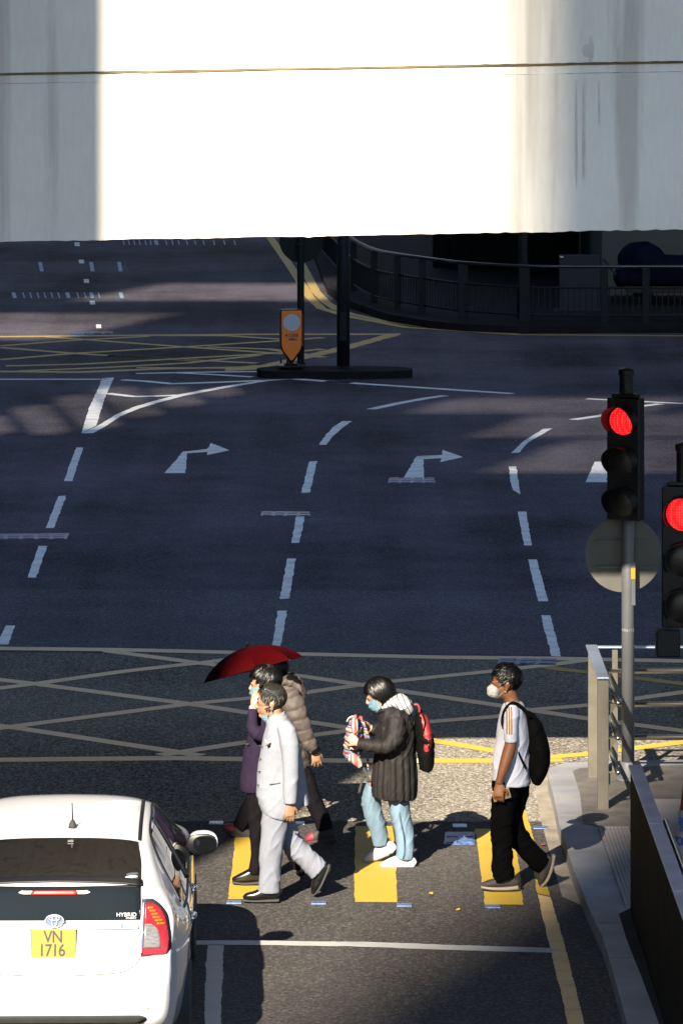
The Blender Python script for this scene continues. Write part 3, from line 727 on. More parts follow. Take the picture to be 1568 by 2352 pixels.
# ------------------------------------------------------------------ signals, poles, bollard
def rotz(a, c): return Matrix.Translation(c) @ Matrix.Rotation(a, 4, 'Z') 
def signal(label, base, head_z0, head_z1, yaw, lit_centre_z, pitch_z, wd, rad, cap_z, sign=None, ctrl=None, polerad=.056, pole_off=(0, 0)):
    t = thing('traffic_signal', label, 'traffic light', base, 'red traffic signals by the crossing')
    bx, by, bz = base
    bm = bmesh.new(); lathe(bm, [(polerad, bz), (polerad, head_z1 - .05)], (bx, by, 0), 28)
    lathe(bm, [(polerad + .05, bz), (polerad + .05, bz + .025), (polerad + .012, bz + .03), (polerad + .012, bz + .16), (polerad, bz + .165)], (bx, by, 0), 28)
    pole = fin('pole', bm, M['pole'], t)
    for p in pole.data.polygons: p.use_smooth = abs(p.normal.z) < .5
    X = rotz(yaw, (bx + pole_off[0], by - .085 + pole_off[1], 0))      # local -y is the way the head faces
    hh = head_z1 - head_z0
    bm = bmesh.new(); box(bm, -wd / 2, wd / 2, -.085, .055, head_z0, head_z1, .012, X)
    for k in (1, 2):
        z = head_z0 + hh * k / 3; box(bm, -wd / 2 - .003, wd / 2 + .003, -.088, .058, z - .004, z + .004, 0, X)
    box(bm, -.05, .05, .05, .12, head_z0 + .12, head_z0 + .2, .005, X); box(bm, -.05, .05, .05, .12, head_z1 - .2, head_z1 - .12, .005, X)
    fin('head', bm, M['black'], t)
    bm = bmesh.new(); box(bm, -wd * .38, wd * .38, -.07, .05, head_z1 + .002, head_z1 + .035, .01, X)
    fin('top_plate', bm, M['black'], t)
    bm = bmesh.new(); lathe(bm, [(polerad + .004, head_z1 + .037), (polerad + .004, cap_z - .06), (polerad + .013, cap_z - .055), (polerad + .013, cap_z - .012), (polerad, cap_z), (.01, cap_z + .012)], (X @ Vector((0, 0, 0))).to_tuple()[:2] + (0,), 28)
    box(bm, -.022, .022, -.072, -.055, head_z1 + .05, head_z1 + .075, .003, X)
    fin('pole_cap', bm, M['black'], t)
    for k in range(3):
        zc = lit_centre_z - pitch_z * k
        bm = bmesh.new(); n = 32
        vs = [bm.verts.new(X @ Vector((rad * r * math.cos(2 * math.pi * i / n), -.088 - .022 * (1 - r * r), zc + rad * r * math.sin(2 * math.pi * i / n)))) for r in (1, .75, .45) for i in range(n)]
        ctr = bm.verts.new(X @ Vector((0, -.11, zc)))
        for a in range(2):
            for i in range(n): bm.faces.new((vs[a * n + i], vs[a * n + (i + 1) % n], vs[(a + 1) * n + (i + 1) % n], vs[(a + 1) * n + i]))
        for i in range(n): bm.faces.new((vs[2 * n + i], vs[2 * n + (i + 1) % n], ctr))
        ln = fin('lamp', bm, M['led'] if k == 0 else M['lensoff'], t, smooth=True)
        if k == 0: ln['label'] = 'lit red lamp'
        bm = bmesh.new(); n = 30; L = .20      # hood: open tube, cut away along the bottom
        prev = None
        for i in range(n + 1):
            th = math.radians(-38) + math.radians(256) * i / n
            c, s_ = math.cos(th), math.sin(th)
            ln_ = L * (.42 + .58 * max(0, min(1, (s_ + .75) / 1.2)))
            r = [bm.verts.new(X @ Vector(((rad + o) * c, y, zc + (rad + o) * s_))) for o, y in ((.012, -.086), (.014, -.086 - ln_), (.0185, -.086 - ln_), (.0185, -.086))]
            if prev:
                for a in range(4): bm.faces.new((prev[a], prev[(a + 1) % 4], r[(a + 1) % 4], r[a]))
            else: bm.faces.new(r)
            prev = r
        bm.faces.new(prev)
        fin('hood', bm, M['black'], t, smooth=False)
    if sign:
        cx, cz, r, dy = sign
        bm = bmesh.new(); n = 48
        a = [bm.verts.new((cx + r * math.cos(2 * math.pi * i / n), by + dy, cz + r * math.sin(2 * math.pi * i / n))) for i in range(n)]
        b = [bm.verts.new((v.co.x, by + dy + .006, v.co.z)) for v in a]
        bm.faces.new(a); bm.faces.new(list(reversed(b)))
        for i in range(n): bm.faces.new((a[i], a[(i + 1) % n], b[(i + 1) % n], b[i]))
        box(bm, cx - r * .75, cx + r * .75, by + dy - .022, by + dy - .001, cz + .10, cz + .125); box(bm, cx - r * .75, cx + r * .75, by + dy - .022, by + dy - .001, cz - .125, cz - .10)
        fin('round_sign', bm, M['signback'], t)
        bm = bmesh.new(); box(bm, bx + .028, bx + .062, by - .05, by - .03, cz - .43, cz - .05, .004); fin('cable_strip', bm, M['pole'], t)
        bm = bmesh.new(); box(bm, bx + .022, bx + .06, by - .0585, by - .0515, cz - .20, cz - .10); fin('sticker', bm, M['yellow'], t)
    if ctrl:
        x0, x1, z0, z1 = ctrl
        bm = bmesh.new(); box(bm, x0, x1, by - .16, by + .02, z0, z1, .012); fin('push_unit', bm, M['black'], t)
    return t
def text(s, size, M4, m, parent, name='lettering', depth=.0015, sx=1.0, bold=0.0):
    c = bpy.data.curves.new('txt', 'FONT'); c.body = s; c.size = size; c.extrude = depth; c.align_x = 'CENTER'; c.align_y = 'CENTER'; c.offset = bold
    o = bpy.data.objects.new('txt', c); COL.objects.link(o)
    me = bpy.data.meshes.new_from_object(o.evaluated_get(bpy.context.evaluated_depsgraph_get()))
    bpy.data.objects.remove(o)
    me.transform(M4 @ Matrix.Diagonal((sx, 1, 1, 1)))
    return link(name, me, m, parent)
FRONT = Matrix.Rotation(math.radians(90), 4, 'X')      # text in the x-z plane, read from -y
PY = 37.9
pb = G(1442, 1790, KZ); PX = (1441 - CX) * PY / F
sg = signal('red traffic signal on a grey pole with a round sign back below its head', (PX, PY, KZ), 2.41, 3.47, math.radians(-24), 3.275, .352, .30, .122, 3.72, pole_off=(-.02, 0),
       sign=((1430 - CX) * 38.0 / F, 1.0 * (H - (1272 - HZ) * 38.0 / F), .332, .075))
# number on the pole, wrapped round its front
for i, ch in enumerate('H86/15'):
    a = math.radians(-52 + 21 * i)
    q = Matrix.Translation((PX + .0575 * math.sin(a), PY - .0575 * math.cos(a), H - (1446 - HZ) * PY / F)) @ Matrix.Rotation(a, 4, 'Z') @ FRONT
    text(ch, .036, q, M['linewhite'], sg, 'pole_number', .0008)
SY = 35.3
signal('red traffic signal with a control box under its head, cut by the right edge', ((1584 - CX) * SY / F, SY, KZ), 1.88, 3.02, math.radians(-9), 2.80, .372, .345, .135, 3.36,
       ctrl=((1503 - CX) * SY / F, (1558 - CX) * SY / F, 1.64, 1.855), pole_off=(-.06, 0))

# police cone
CY_ = 34.3; cx = (1580 - CX) * CY_ / F
cone = thing('traffic_cone', 'red and white police cone on the pavement at the right edge', 'traffic cone', (cx, CY_, KZ + .008))
zt = H - (1803 - HZ) * CY_ / F
def zc_(py): return H - (py - HZ) * CY_ / F
def rc_(z): return .045 + (zt - z) * .135
bm = bmesh.new(); z1, z2 = zc_(1859), zc_(1970)
lathe(bm, [(rc_(KZ + .05), KZ + .05), (rc_(z2) - .002, z2), (rc_(z1) - .002, z1), (rc_(zt), zt), (.03, zt + .01)], (cx, CY_, 0), 32)
fin('body', bm, M['conered'], cone, smooth=False)
bm = bmesh.new(); box(bm, cx - .19, cx + .19, CY_ - .19, CY_ + .19, KZ + .009, KZ + .05, .012); fin('foot', bm, M['rubber'], cone)
bm = bmesh.new(); lathe(bm, [(rc_(z2) + .003, z2), (rc_(z1) + .003, z1)], (cx, CY_, 0), 32); fin('sleeve', bm, M['conewhite'], cone, smooth=False)
for ch, a, z, s_ in [('P', -70, 1928, .085), ('O', -46, 1928, .085), ('L', -26, 1928, .085), ('I', -10, 1928, .085), ('C', 8, 1928, .085), ('E', 30, 1928, .085), ('警', -22, 1892, .12), ('察', 22, 1892, .12)]:
    a = math.radians(a); zz = zc_(z); r = rc_(zz) + .006
    q = Matrix.Translation((cx + r * math.sin(a), CY_ - r * math.cos(a), zz)) @ Matrix.Rotation(a, 4, 'Z') @ Matrix.Rotation(math.radians(82), 4, 'X')
    text(ch, s_, q, M['blueink'], cone, 'lettering', .001, bold=.0015)

# island: keep-left bollard, sign post, lamp post
s_i = F / 75.8
def ip(px, py, Y=75.8): return P(px, py, Y)
bo = thing('island_bollard', 'orange keep-left bollard with a pale disc and number on the traffic island', 'bollard', ip(668, 843))
yb = 75.7
RB = Matrix.Translation(ip(668, 780, yb)) @ Matrix.Rotation(math.radians(8), 4, 'Z')
u = 75.7 / F      # metres per picture unit
def outl(k): return [Vector((x * u * k[0], 0, z * u * k[1] + k[2])) for x, z in [(-23.5, 70), (23.5, 70), (25.4, 68), (25, -6), (24, -18), (20, -27), (6, -50), (-6, -50), (-20, -27), (-24, -18), (-25, -6), (-25.4, 68)]]
bm = bmesh.new(); prism(bm, [RB @ (p + Vector((0, -.09, 0))) for p in outl((1, 1, 0))], RB.to_3x3() @ Vector((0, .18, 0)))
bmesh.ops.bevel(bm, geom=list(bm.edges), offset=.008, segments=1, affect='EDGES')
fin('body', bm, M['black'], bo)
bm = bmesh.new(); prism(bm, [RB @ (p + Vector((0, -.094, 0))) for p in [Vector((x * u, 0, z * u)) for x, z in [(-22, 67.5), (22, 67.5), (23.2, 65), (22.8, -8), (21.5, -17), (18, -25), (2, -46), (-2, -46), (-18, -25), (-21.5, -17), (-22.8, -8), (-23.2, 65)]]], RB.to_3x3() @ Vector((0, -.006, 0)))
fin('face_panel', bm, M['orange'], bo)
bm = bmesh.new(); prism(bm, [RB @ Vector((.1935, y, z * u)) for y, z in [(-.05, 60), (.05, 60), (.05, -14), (-.05, -14)]], RB.to_3x3() @ Vector((.006, 0, 0)))
fin('side_panel', bm, M['orange'], bo)
for rr, m_, yy in ((20.8, 'black', -.1005), (20.2, 'disc', -.1025)):
    bm = bmesh.new(); prism(bm, [RB @ Vector((rr * u * math.cos(a * math.pi / 20), yy, 40.5 * u + rr * u * math.sin(a * math.pi / 20))) for a in range(40)], RB.to_3x3() @ Vector((0, .002, 0)))
    fin('disc_rim' if m_ == 'black' else 'disc', bm, M[m_], bo)
for i, ch in enumerate('47588'): text(ch, .082, RB @ Matrix.Translation(((i - 2) * 6.1 * u, -.1015, 10.5 * u)) @ FRONT, M['ink'], bo, 'digit', .001, bold=.001)
bm = bmesh.new(); box(bm, -7 * u, 8 * u, -.103, -.1, -1 * u, 4.5 * u, 0, RB); box(bm, 9 * u, 13 * u, -.103, -.1, -1 * u, 2 * u, 0, RB); fin('label_plate', bm, M['pole'], bo)
bm = bmesh.new(); lathe(bm, [(.042, .05), (.042, .22)], ip(668, 846)[:], 16); bp_ = ip(668, 846)
box(bm, bp_.x - .22, bp_.x + .22, yb - .2, yb + .2, .163, .20, .01); box(bm, bp_.x - .12, bp_.x + .12, yb - .12, yb + .12, .201, .235, .01)
for dx in (-.06, .16, -.17): lathe(bm, [(.018, .235), (.018, .27), (.004, .33)], (bp_.x + dx, yb - .1, 0), 8)
fin('base', bm, M['black'], bo)
pxy = ip(690.5, 843, 76.2)
sp = thing('sign_post', 'dark sign post with a round sign back, just behind the orange bollard', 'road sign', (pxy.x, 76.2, .16))
bm = bmesh.new(); lathe(bm, [(.09, .16), (.09, .20), (.062, .205), (.062, 2.75)], (pxy.x, 76.2, 0), 20); fin('pole', bm, M['darkpole'], sp)
bm = bmesh.new(); n = 40; cz = H - (553 - HZ) * 76.3 / F; ccx = (692 - CX) * 76.3 / F
prism(bm, [Vector((ccx + .385 * math.cos(i * math.pi / 20), 76.3, cz + .385 * math.sin(i * math.pi / 20))) for i in range(n)], Vector((0, .012, 0))); fin('round_sign', bm, M['darkpole'], sp)
for zz in (cz - .05, cz + .2):
    bm = bmesh.new(); box(bm, pxy.x - .075, pxy.x + .075, 76.13, 76.28, zz - .02, zz + .02, .005); fin('clamp', bm, M['darkpole'], sp)
lx = ip(788, 843, 76.0).x
lp = thing('lamp_post', 'thick dark lamp post standing on the traffic island right of the bollard', 'lamp post', (lx, 76, .16))
bm = bmesh.new(); lathe(bm, [(.113, .155), (.113, 2.0), (.10, 2.05), (.075, 8.5)], (lx, 76.0, 0), 28); q = fin('pole', bm, M['darkpole'], lp)
for p in q.data.polygons: p.use_smooth = abs(p.normal.z) < .5
bm = bmesh.new(); tube(bm, [(lx, 76, 8.45), (lx + .2, 76, 8.8), (lx + .9, 76, 9.0), (lx + 1.6, 76, 9.02)], .035, 10, 3); fin('arm', bm, M['darkpole'], lp, True)
bm = bmesh.new(); box(bm, lx + 1.5, lx + 2.1, 75.85, 76.15, 8.93, 9.06, .03); fin('lantern', bm, M['pole'], lp)
bm = bmesh.new(); box(bm, lx - .06, lx + .06, 75.882, 75.9, .6, 1.1, .004); fin('door', bm, M['darkpole'], lp)

# ------------------------------------------------------------------ crossing railing (near)
def bar(bm, a, b, r): tube(bm, [a, b], r, 14)
t = thing('pedestrian_railing', 'stainless steel railing corner with flat top plate around the signal pole', 'railing', (2.2, 37.3, KZ), 'stainless pedestrian railings')
def post(parent, x, y, wx=.088, wy=.02, z1=1.225, m='satin'):
    bm = bmesh.new(); box(bm, x - wx / 2, x + wx / 2, y - wy, y + wy, KZ, z1, .003)
    q = fin('post', bm, M[m], parent); return q
RX = 2.196
post(t, RX, 36.62, .092, .03); post(t, RX, 38.02, .092, .03)
bm = bmesh.new(); box(bm, RX - .05, RX + .05, 36.57, 38.32, 1.228, 1.243, .003); fin('top_plate', bm, M['steeltop'], t)
bm = bmesh.new(); box(bm, RX + .052, 5.6, 38.24, 38.32, 1.222, 1.236, .003); fin('top_plate', bm, M['steeltop'], t)
for z in (1.02, .725, .435):
    bm = bmesh.new(); bar(bm, Vector((RX + .125, 36.62, z)), Vector((RX + .125, 38.2, z)), .021); ell(bm, (RX + .125, 36.62, z), (.021, .021, .021)); fin('rail', bm, M['steel'], t, True)
    bm = bmesh.new(); bar(bm, Vector((RX + .05, 38.28, z)), Vector((5.6, 38.28, z)), .024); fin('rail', bm, M['steel'], t, True)
    for y in (36.64, 38.0):
        bm = bmesh.new(); prism(bm, [Vector((RX + .035, y, z - .01)), Vector((RX + .115, y, z - .012)), Vector((RX + .115, y, z - .03)), Vector((RX + .035, y, z - .13))], Vector((0, .012, 0))); fin('bracket', bm, M['satin'], t)
for x in (2.40, 4.0, 5.5): post(t, x, 38.28, .05, .016, 1.22)
def curve_plane_barrier():
    t = thing('steel_barrier', 'long dark panelled steel barrier with bright top plate at the lower right', 'railing', (2.2, 30, KZ), 'stainless pedestrian railings')
    y0, y1 = 12.0, 32.62
    n = 22
    for i in range(n):
        a = y0 + (y1 - y0) * i / n; b = y0 + (y1 - y0) * (i + 1) / n
        bm = bmesh.new(); box(bm, RX - .035, RX + .035, a + .003, b - .003, KZ + .02 if i < n - 1 else KZ, 1.222, .003); fin('panel', bm, M['panel'], t)
    for i in range(n // 4 + 1):
        a = y1 - i * 2.2
        bm = bmesh.new(); box(bm, RX - .05, RX + .05, max(a - 2.195, y0), a, 1.226, 1.243, .003); fin('top_plate', bm, M['steeltop'], t)
    for z in (1.02, .725, .435):
        bm = bmesh.new(); bar(bm, Vector((RX + .125, y0, z + .08)), Vector((RX + .125, 31.2, z + .08)), .021); fin('rail', bm, M['steel'], t, True)
curve_plane_barrier()

# ------------------------------------------------------------------ far railing and what stands behind it
FRP = [(430, 221, -1), (440, 226, 45), (510, 266, 82), (590, 286, 98), (675, 300, 110), (760, 313, 119), (815, 320, 124), (1025, 334, 133), (1298, 336, 140), (1440, 336, 141), (1600, 336, 142), (1750, 336, 142)]
fp = [G(*z7((a, b)), .15) for a, b, c in FRP]
fp[0] = Vector((fp[1].x - .35, fp[1].y + 5, .15))
fp = [Vector((fp[0].x - .5, fp[0].y + 8, .15))] + fp
t = thing('street_railing', 'dark curved street railing with vertical bars along the far kerb', 'railing', fp[5])
for i, p in enumerate(fp):
    if i in (0, 1, 6): continue
    bm = bmesh.new(); wpx = .07 if i != 7 and i != 8 else .10
    box(bm, p.x - wpx, p.x + wpx, p.y - .05, p.y + .05, .152, 1.22, .006); fin('post', bm, M['darkpole'], t)
cp = cat([(p.x, p.y, 0) for p in fp], 8)
for nm, z, r, m_ in (('handrail', 1.25, .034, 'farsteel'), ('middle_rail', .82 + .02, .022, 'darkpole'), ('bottom_rail', .30, .022, 'darkpole')):
    bm = bmesh.new(); tube(bm, [Vector((a, b, z)) for a, b, _ in cp], r, 8); fin(nm, bm, M[m_], t, True)
bm = bmesh.new(); acc = 0; prev = Vector(cp[0]); 
for c in cp[1:]:
    c = Vector(c); L = (c - prev).length; d = .115 - acc
    while d < L:
        q = prev.lerp(c, d / L); box(bm, q.x - .011, q.x + .011, q.y - .011, q.y + .011, .30, .84); d += .115
    acc = L - (d - .115); prev = c
o = fin('bars', bm, M['darkpole'], t); o['kind'] = 'stuff'
# pole, cabinet, bundle, wall, building
q = P(1203, 741, 85.6)
t = thing('street_pole', 'grey pole rising behind the far railing', 'pole', (q.x, 86.1, .15))
bm = bmesh.new(); lathe(bm, [(.13, .155), (.13, .8), (.09, .83), (.08, 8)], (q.x, 86.1, 0), 20); fin('pole', bm, M['darkpole'], t, False)
bm = bmesh.new(); box(bm, q.x - .11, q.x + .11, 85.99, 86.02, 1.2, 1.24); fin('clamp', bm, M['darkpole'], t)
def px_box(x0, x1, z0p, z1p, Y, dep):
    a = P(x0, z0p, Y); b = P(x1, z1p, Y); return a.x, b.x, Y, Y + dep, max(.155, a.z), b.z
t = thing('display_cabinet', 'dim bluish display panel on a dark base behind the far railing', 'cabinet', P(1330, 728, 88))
bm = bmesh.new(); box(bm, *px_box(1284, 1377, 712, 586, 88, .25), .01); fin('panel', bm, mat('blue_grey_panel', (0.007, 0.011, 0.020), .7), t)
bm = bmesh.new(); box(bm, *px_box(1272, 1386, 760, 712, 87.8, .5), .02); fin('base', bm, M['rubber'], t)
bm = bmesh.new(); box(bm, *px_box(1285, 1293, 592, 588, 87.97, .02)); fin('latch', bm, M['disc'], t)
t = thing('covered_handcart', 'handcart bundle under a blue tarpaulin behind the far railing', 'cart', P(1490, 728, 89))
bm = bmesh.new()
a, b = P(1412, 720, 89), P(1640, 628, 89)
ell(bm, (a.x + .55, 89.3, 1.05), (.5, .5, .42)); box(bm, a.x + .15, b.x, 88.9, 89.9, .55, 1.15, .15); ell(bm, (a.x + .62, 89.2, 1.35), (.14, .2, .14)); ell(bm, (a.x + .12, 89.2, .72), (.16, .3, .26))
me = remeshed(bm, .05, 3, lambda c, n: .05 * noise.noise(c * 3.5)); link('tarpaulin', me, M['tarp'], t, True)
bm = bmesh.new(); box(bm, a.x + .25, b.x, 88.95, 89.8, .42, .56, .01)
for x in (a.x + .5, a.x + 1.7):
    lathe(bm, [(.2, -.04), (.2, .04)], (0, 0, 0), 16)
    for v in bm.verts[-32:] if False else []: pass
bar(bm, Vector((a.x + .3, 89, .45)), Vector((a.x - .25, 89, 1.12)), .025)
for v in bm.verts:
    if abs(v.co.y) < 1: v.co += Vector((a.x + .6, 89.4, .36)); 
fin('frame', bm, M['rubber'], t)
t = thing('amber_box', 'amber box standing on the covered handcart', 'box', P(1500, 632, 89.5))
aa = px_box(1478, 1529, 634, 600, 89.4, .35)
bm = bmesh.new(); box(bm, *aa, .02); fin('case', bm, mat('amber_plastic', (.035, .016, .001), .5), t)
bm = bmesh.new(); box(bm, aa[0] - .01, aa[1] + .01, aa[2] - .01, aa[3] + .01, aa[5] - .03, aa[5] + .015, .01); fin('lid', bm, mat('amber_lid', (.03, .013, .001), .5), t)
wl = P(1384, 720, 91)
t = thing('street_building', 'dark building with a pale teal wall and a deep shopfront behind the far railing', 'building', (8, 97, .15))
bm = bmesh.new(); box(bm, wl.x, 30, 91.6, 99.6, .154, 5.2, .02); fin('wall', bm, M['tealwall'], t)
bm = bmesh.new(); box(bm, -.5 + 2.6, wl.x - .01, 100, 101, .154, 5.2, .02); fin('shopfront', bm, M['darkgreen'], t)
bm = bmesh.new(); box(bm, 2.0, 30, 88.5, 125, 5.2, 60, .05); fin('upper_storeys', bm, M['tower'], t)
bm = bmesh.new()
for x in (2.5, 4.4): box(bm, x, x + .45, 99.3, 99.75, .154, 5.2, .02)
fin('column', bm, M['darkgreen'], t)

# ------------------------------------------------------------------ people
class Fig:
    def __init__(f, ox, oy, k, Y): f.ox, f.oy, f.k, f.Y = ox, oy, k, Y
    def pt(f, x, y, dy=0.0):
        return P(f.ox + f.k * x, f.oy + f.k * y, f.Y + dy)
    def m(f, w): return w * f.k * f.Y / F          # crop pixels -> metres
    def secs(f, L, dy=0.0, sw=1.0, sd=1.0):
        """[(x, y, half width in crop px, half depth in m, optional dy)]"""
        return [(f.pt(s[0], s[1], (s[4] if len(s) > 4 else 0) + dy), f.m(s[2]) * sw, s[3] * sd) for s in L]
def hand(bm, Wp, d, n, size=1.0, curl=(.25, .35, .35), mirror=1, spread=.06, thumb=.6):
    """five separate fingers on a palm. Wp wrist, d towards the knuckles, n the palm side"""
    d = d.normalized(); n = (n - d * n.dot(d)).normalized(); s = d.cross(n) * mirror
    k = size
    loft(bm, [(Wp - d * .03 * k, .021 * k, .028 * k), (Wp + d * .01 * k, .019 * k, .029 * k), (Wp + d * .045 * k, .0165 * k, .041 * k), (Wp + d * .085 * k, .0145 * k, .041 * k), (Wp + d * .1 * k, .010 * k, .037 * k)], sub=2, n=14, ref=s)
    for i, (o, L) in enumerate([(-.030, .072), (-.010, .080), (.011, .075), (.030, .058)]):
        root = Wp + d * .083 * k + s * o * k
        dd = (d + s * o * spread * 30).normalized()
        pts = [root - dd * .012, root]; a = 0; q = root
        for j, (fr, cu) in enumerate(zip((.45, .31, .24), curl)):
            a += cu * (1 + .12 * (i - 1.5))
            q = q + (dd * math.cos(a) + n * math.sin(a)) * L * fr * k
            pts.append(q)
        r = [.0098 * k, .0098 * k, .0090 * k, .0082 * k, .0066 * k]
        loft(bm, [(p, q_, q_) for p, q_ in zip(pts, r)], sub=2, n=8, ref=s)
    tr = Wp + d * .022 * k - s * .026 * k
    td = (d * .75 - s * .62 + n * .25 * thumb).normalized()
    pts = [tr - td * .01, tr + td * .022 * k, tr + (td * .05 + n * .010 * thumb) * k, tr + (td * .05 + d * .022 + n * .016 * thumb) * k]
    loft(bm, [(p, q_, q_) for p, q_ in zip(pts, [.013 * k, .0125 * k, .0105 * k, .008 * k])], sub=2, n=8, ref=n)
class Head:
    """looking along -x, tilt (radians, + looks down), yaw towards the camera"""
    def __init__(h, c, size=1.0, tilt=0.0, yaw=0.0):
        h.M = Matrix.Translation(c) @ Matrix.Rotation(yaw, 4, 'Z') @ Matrix.Rotation(-tilt, 4, 'Y') @ Matrix.Scale(size, 4)
    def p(h, x, y, z): return h.M @ Vector((x, y, z))
    def flesh(h, bm, neck_to, nr=.055, ear=True):
        ell(bm, (.012, 0, .03), (.096, .074, .088), h.M, 20, 14)
        ell(bm, (-.028, 0, -.045), (.064, .060, .074), h.M, 20, 14)
        ell(bm, (-.040, 0, -.002), (.055, .066, .05), h.M)
        ell(bm, (-.068, 0, -.100), (.024, .030, .020), h.M)
        ell(bm, (-.020, 0, -.085), (.055, .055, .035), h.M)
        loft(bm, [(h.p(-.086, 0, .010), .008, .010), (h.p(-.098, 0, -.012), .010, .011), (h.p(-.110, 0, -.032), .013, .014), (h.p(-.096, 0, -.042), .010, .016)], sub=2, n=10)
        ell(bm, (-.083, .026, .013), (.013, .026, .008), h.M); ell(bm, (-.083, -.026, .013), (.013, .026, .008), h.M)
        ell(bm, (-.088, 0, -.063), (.012, .024, .007), h.M); ell(bm, (-.085, 0, -.075), (.012, .021, .007), h.M)
        for sy in (1, -1):
            if ear:
                Me = h.M @ Matrix.Translation((.018, sy * .078, -.018)) @ Matrix.Rotation(sy * -.35, 4, 'Z') @ Matrix.Rotation(.18, 4, 'Y')
                ell(bm, (0, 0, .004), (.019, .008, .033), Me); ell(bm, (.008, sy * .006, .010), (.013, .007, .024), Me); ell(bm, (-.002, 0, -.026), (.011, .008, .013), Me)
        a = h.p(.022, 0, -.06)
        loft(bm, [(a, .060, nr), (a.lerp(neck_to, .5), .055, nr), (neck_to, .062, nr * 1.15)], sub=3, n=16)
    def eyes(h, parent):
        for sy in (1, -1):
            bm = bmesh.new(); ell(bm, (-.0845, sy * .031, -.001), (.010, .014, .0055), h.M, 10, 8); fin('eye', bm, M['ink'], parent, True)
            bm = bmesh.new(); loft(bm, [(h.p(-.092, sy * .014, .019), .003, .004), (h.p(-.091, sy * .032, .024), .004, .004), (h.p(-.078, sy * .052, .020), .002, .003)], sub=2, n=6); fin('eyebrow', bm, M['hair'], parent, True)
    def hair(h, keep, r, c, parent, m, jit=.004, thick=.010, freq=26):
        bm = bmesh.new(); g = bmesh.ops.create_uvsphere(bm, u_segments=72, v_segments=48, radius=1)
        dead = []
        for v in bm.verts:
            v.co = Vector((v.co.x * r[0] + c[0], v.co.y * r[1] + c[1], v.co.z * r[2] + c[2]))
        for f in list(bm.faces):
            q = f.calc_center_median()
            if not keep(q.x + .006 * noise.noise(q * 60), abs(q.y), q.z + .008 * noise.noise(Vector((q.x * 70, q.y * 70, 1)))): dead.append(f)
        bmesh.ops.delete(bm, geom=dead, context='FACES')
        bm.normal_update()
        for v in bm.verts:
            q = v.co
            st = noise.noise(Vector((q.x * freq * .6 + q.z * freq * .5, q.y * freq * 1.6, q.z * freq * .25)))
            if c[2] < .01 and q.z < -.02 and q.x > .02: q = Vector((q.x - .42 * (-.02 - q.z), q.y, q.z))
            v.co = q + v.normal * (jit * st + jit * .35 * noise.noise(q * 120))
        ge = bmesh.ops.solidify(bm, geom=list(bm.faces), thickness=thick)
        for v in bm.verts: v.co = h.M @ v.co
        return fin('hair', bm, m, parent, True)
    def strands(h, keep, r, c, crown, parent, mats, count=420, L=.05, lift=.012, wd=.0028, fall=0.0, seed=1, wave=.25, thin=1.0, part=None, stop=None, mix=.22):
        """locks of hair combed away from the crown over the scalp"""
        rnd = random.Random(seed); bm = bmesh.new(); cr = Vector(crown); C0 = Vector(c)
        made = 0; tries = 0
        while made < count and tries < count * 12:
            tries += 1
            v = Vector((rnd.gauss(0, 1), rnd.gauss(0, 1), rnd.gauss(0, 1))).normalized()
            p = Vector((v.x * r[0], v.y * r[1], v.z * r[2])) + C0
            if not keep(p.x, abs(p.y), p.z): continue
            made += 1
            ln = L * rnd.uniform(.6, 1.25); n = 6; up = lift * rnd.uniform(-.3, 1.0); sw = rnd.gauss(0, wave)
            pts = []; q = p.copy()
            for i in range(n + 1):
                e = q - C0; k = math.sqrt((e.x / r[0]) ** 2 + (e.y / r[1]) ** 2 + (e.z / r[2]) ** 2)
                nn = Vector((e.x / r[0] ** 2, e.y / r[1] ** 2, e.z / r[2] ** 2)).normalized()
                base = C0 + e / k
                if stop and i > 0 and stop(base.x, abs(base.y), base.z): break
                pts.append(base + nn * (.0015 + up * (i / n) ** 1.3))
                d = base - cr
                if fall: d = d.normalized() * (1 - fall) + Vector((0, 0, -1)) * fall
                if part is not None: d = d.normalized() + Vector(part)
                d = d - nn * d.dot(nn)
                if d.length < 1e-5: d = Vector((1, 0, 0)) - nn * nn.x
                d.normalize(); side = nn.cross(d)
                q = base + (d + side * sw) * (ln / n)
                if fall and q.z < c[2] - r[2] * .62: break
            if len(pts) < 3: continue
            n = len(pts) - 1
            w_ = wd * rnd.uniform(.6, 1.3); mi = 0 if rnd.random() > mix else min(1, len(mats) - 1)
            ring = None
            for i, a in enumerate(pts):
                T_ = (pts[min(i + 1, n)] - pts[max(i - 1, 0)]).normalized(); e = (a - C0).normalized(); sd_ = T_.cross(e); sd_ = sd_.normalized() if sd_.length > 1e-6 else Vector((0, 1, 0))
                ww = w_ * (1 - .85 * (i / n) ** 2) * thin
                rr = [bm.verts.new(h.M @ (a + sd_ * ww)), bm.verts.new(h.M @ (a + e * ww * .8)), bm.verts.new(h.M @ (a - sd_ * ww))]
                if ring:
                    for j in range(2):
                        f = bm.faces.new((ring[j], ring[j + 1], rr[j + 1], rr[j])); f.material_index = mi
                ring = rr
        me = bpy.data.meshes.new('hair_locks'); bm.to_mesh(me); bm.free()
        return link('hair_locks', me, [M[m] for m in mats], parent, True)
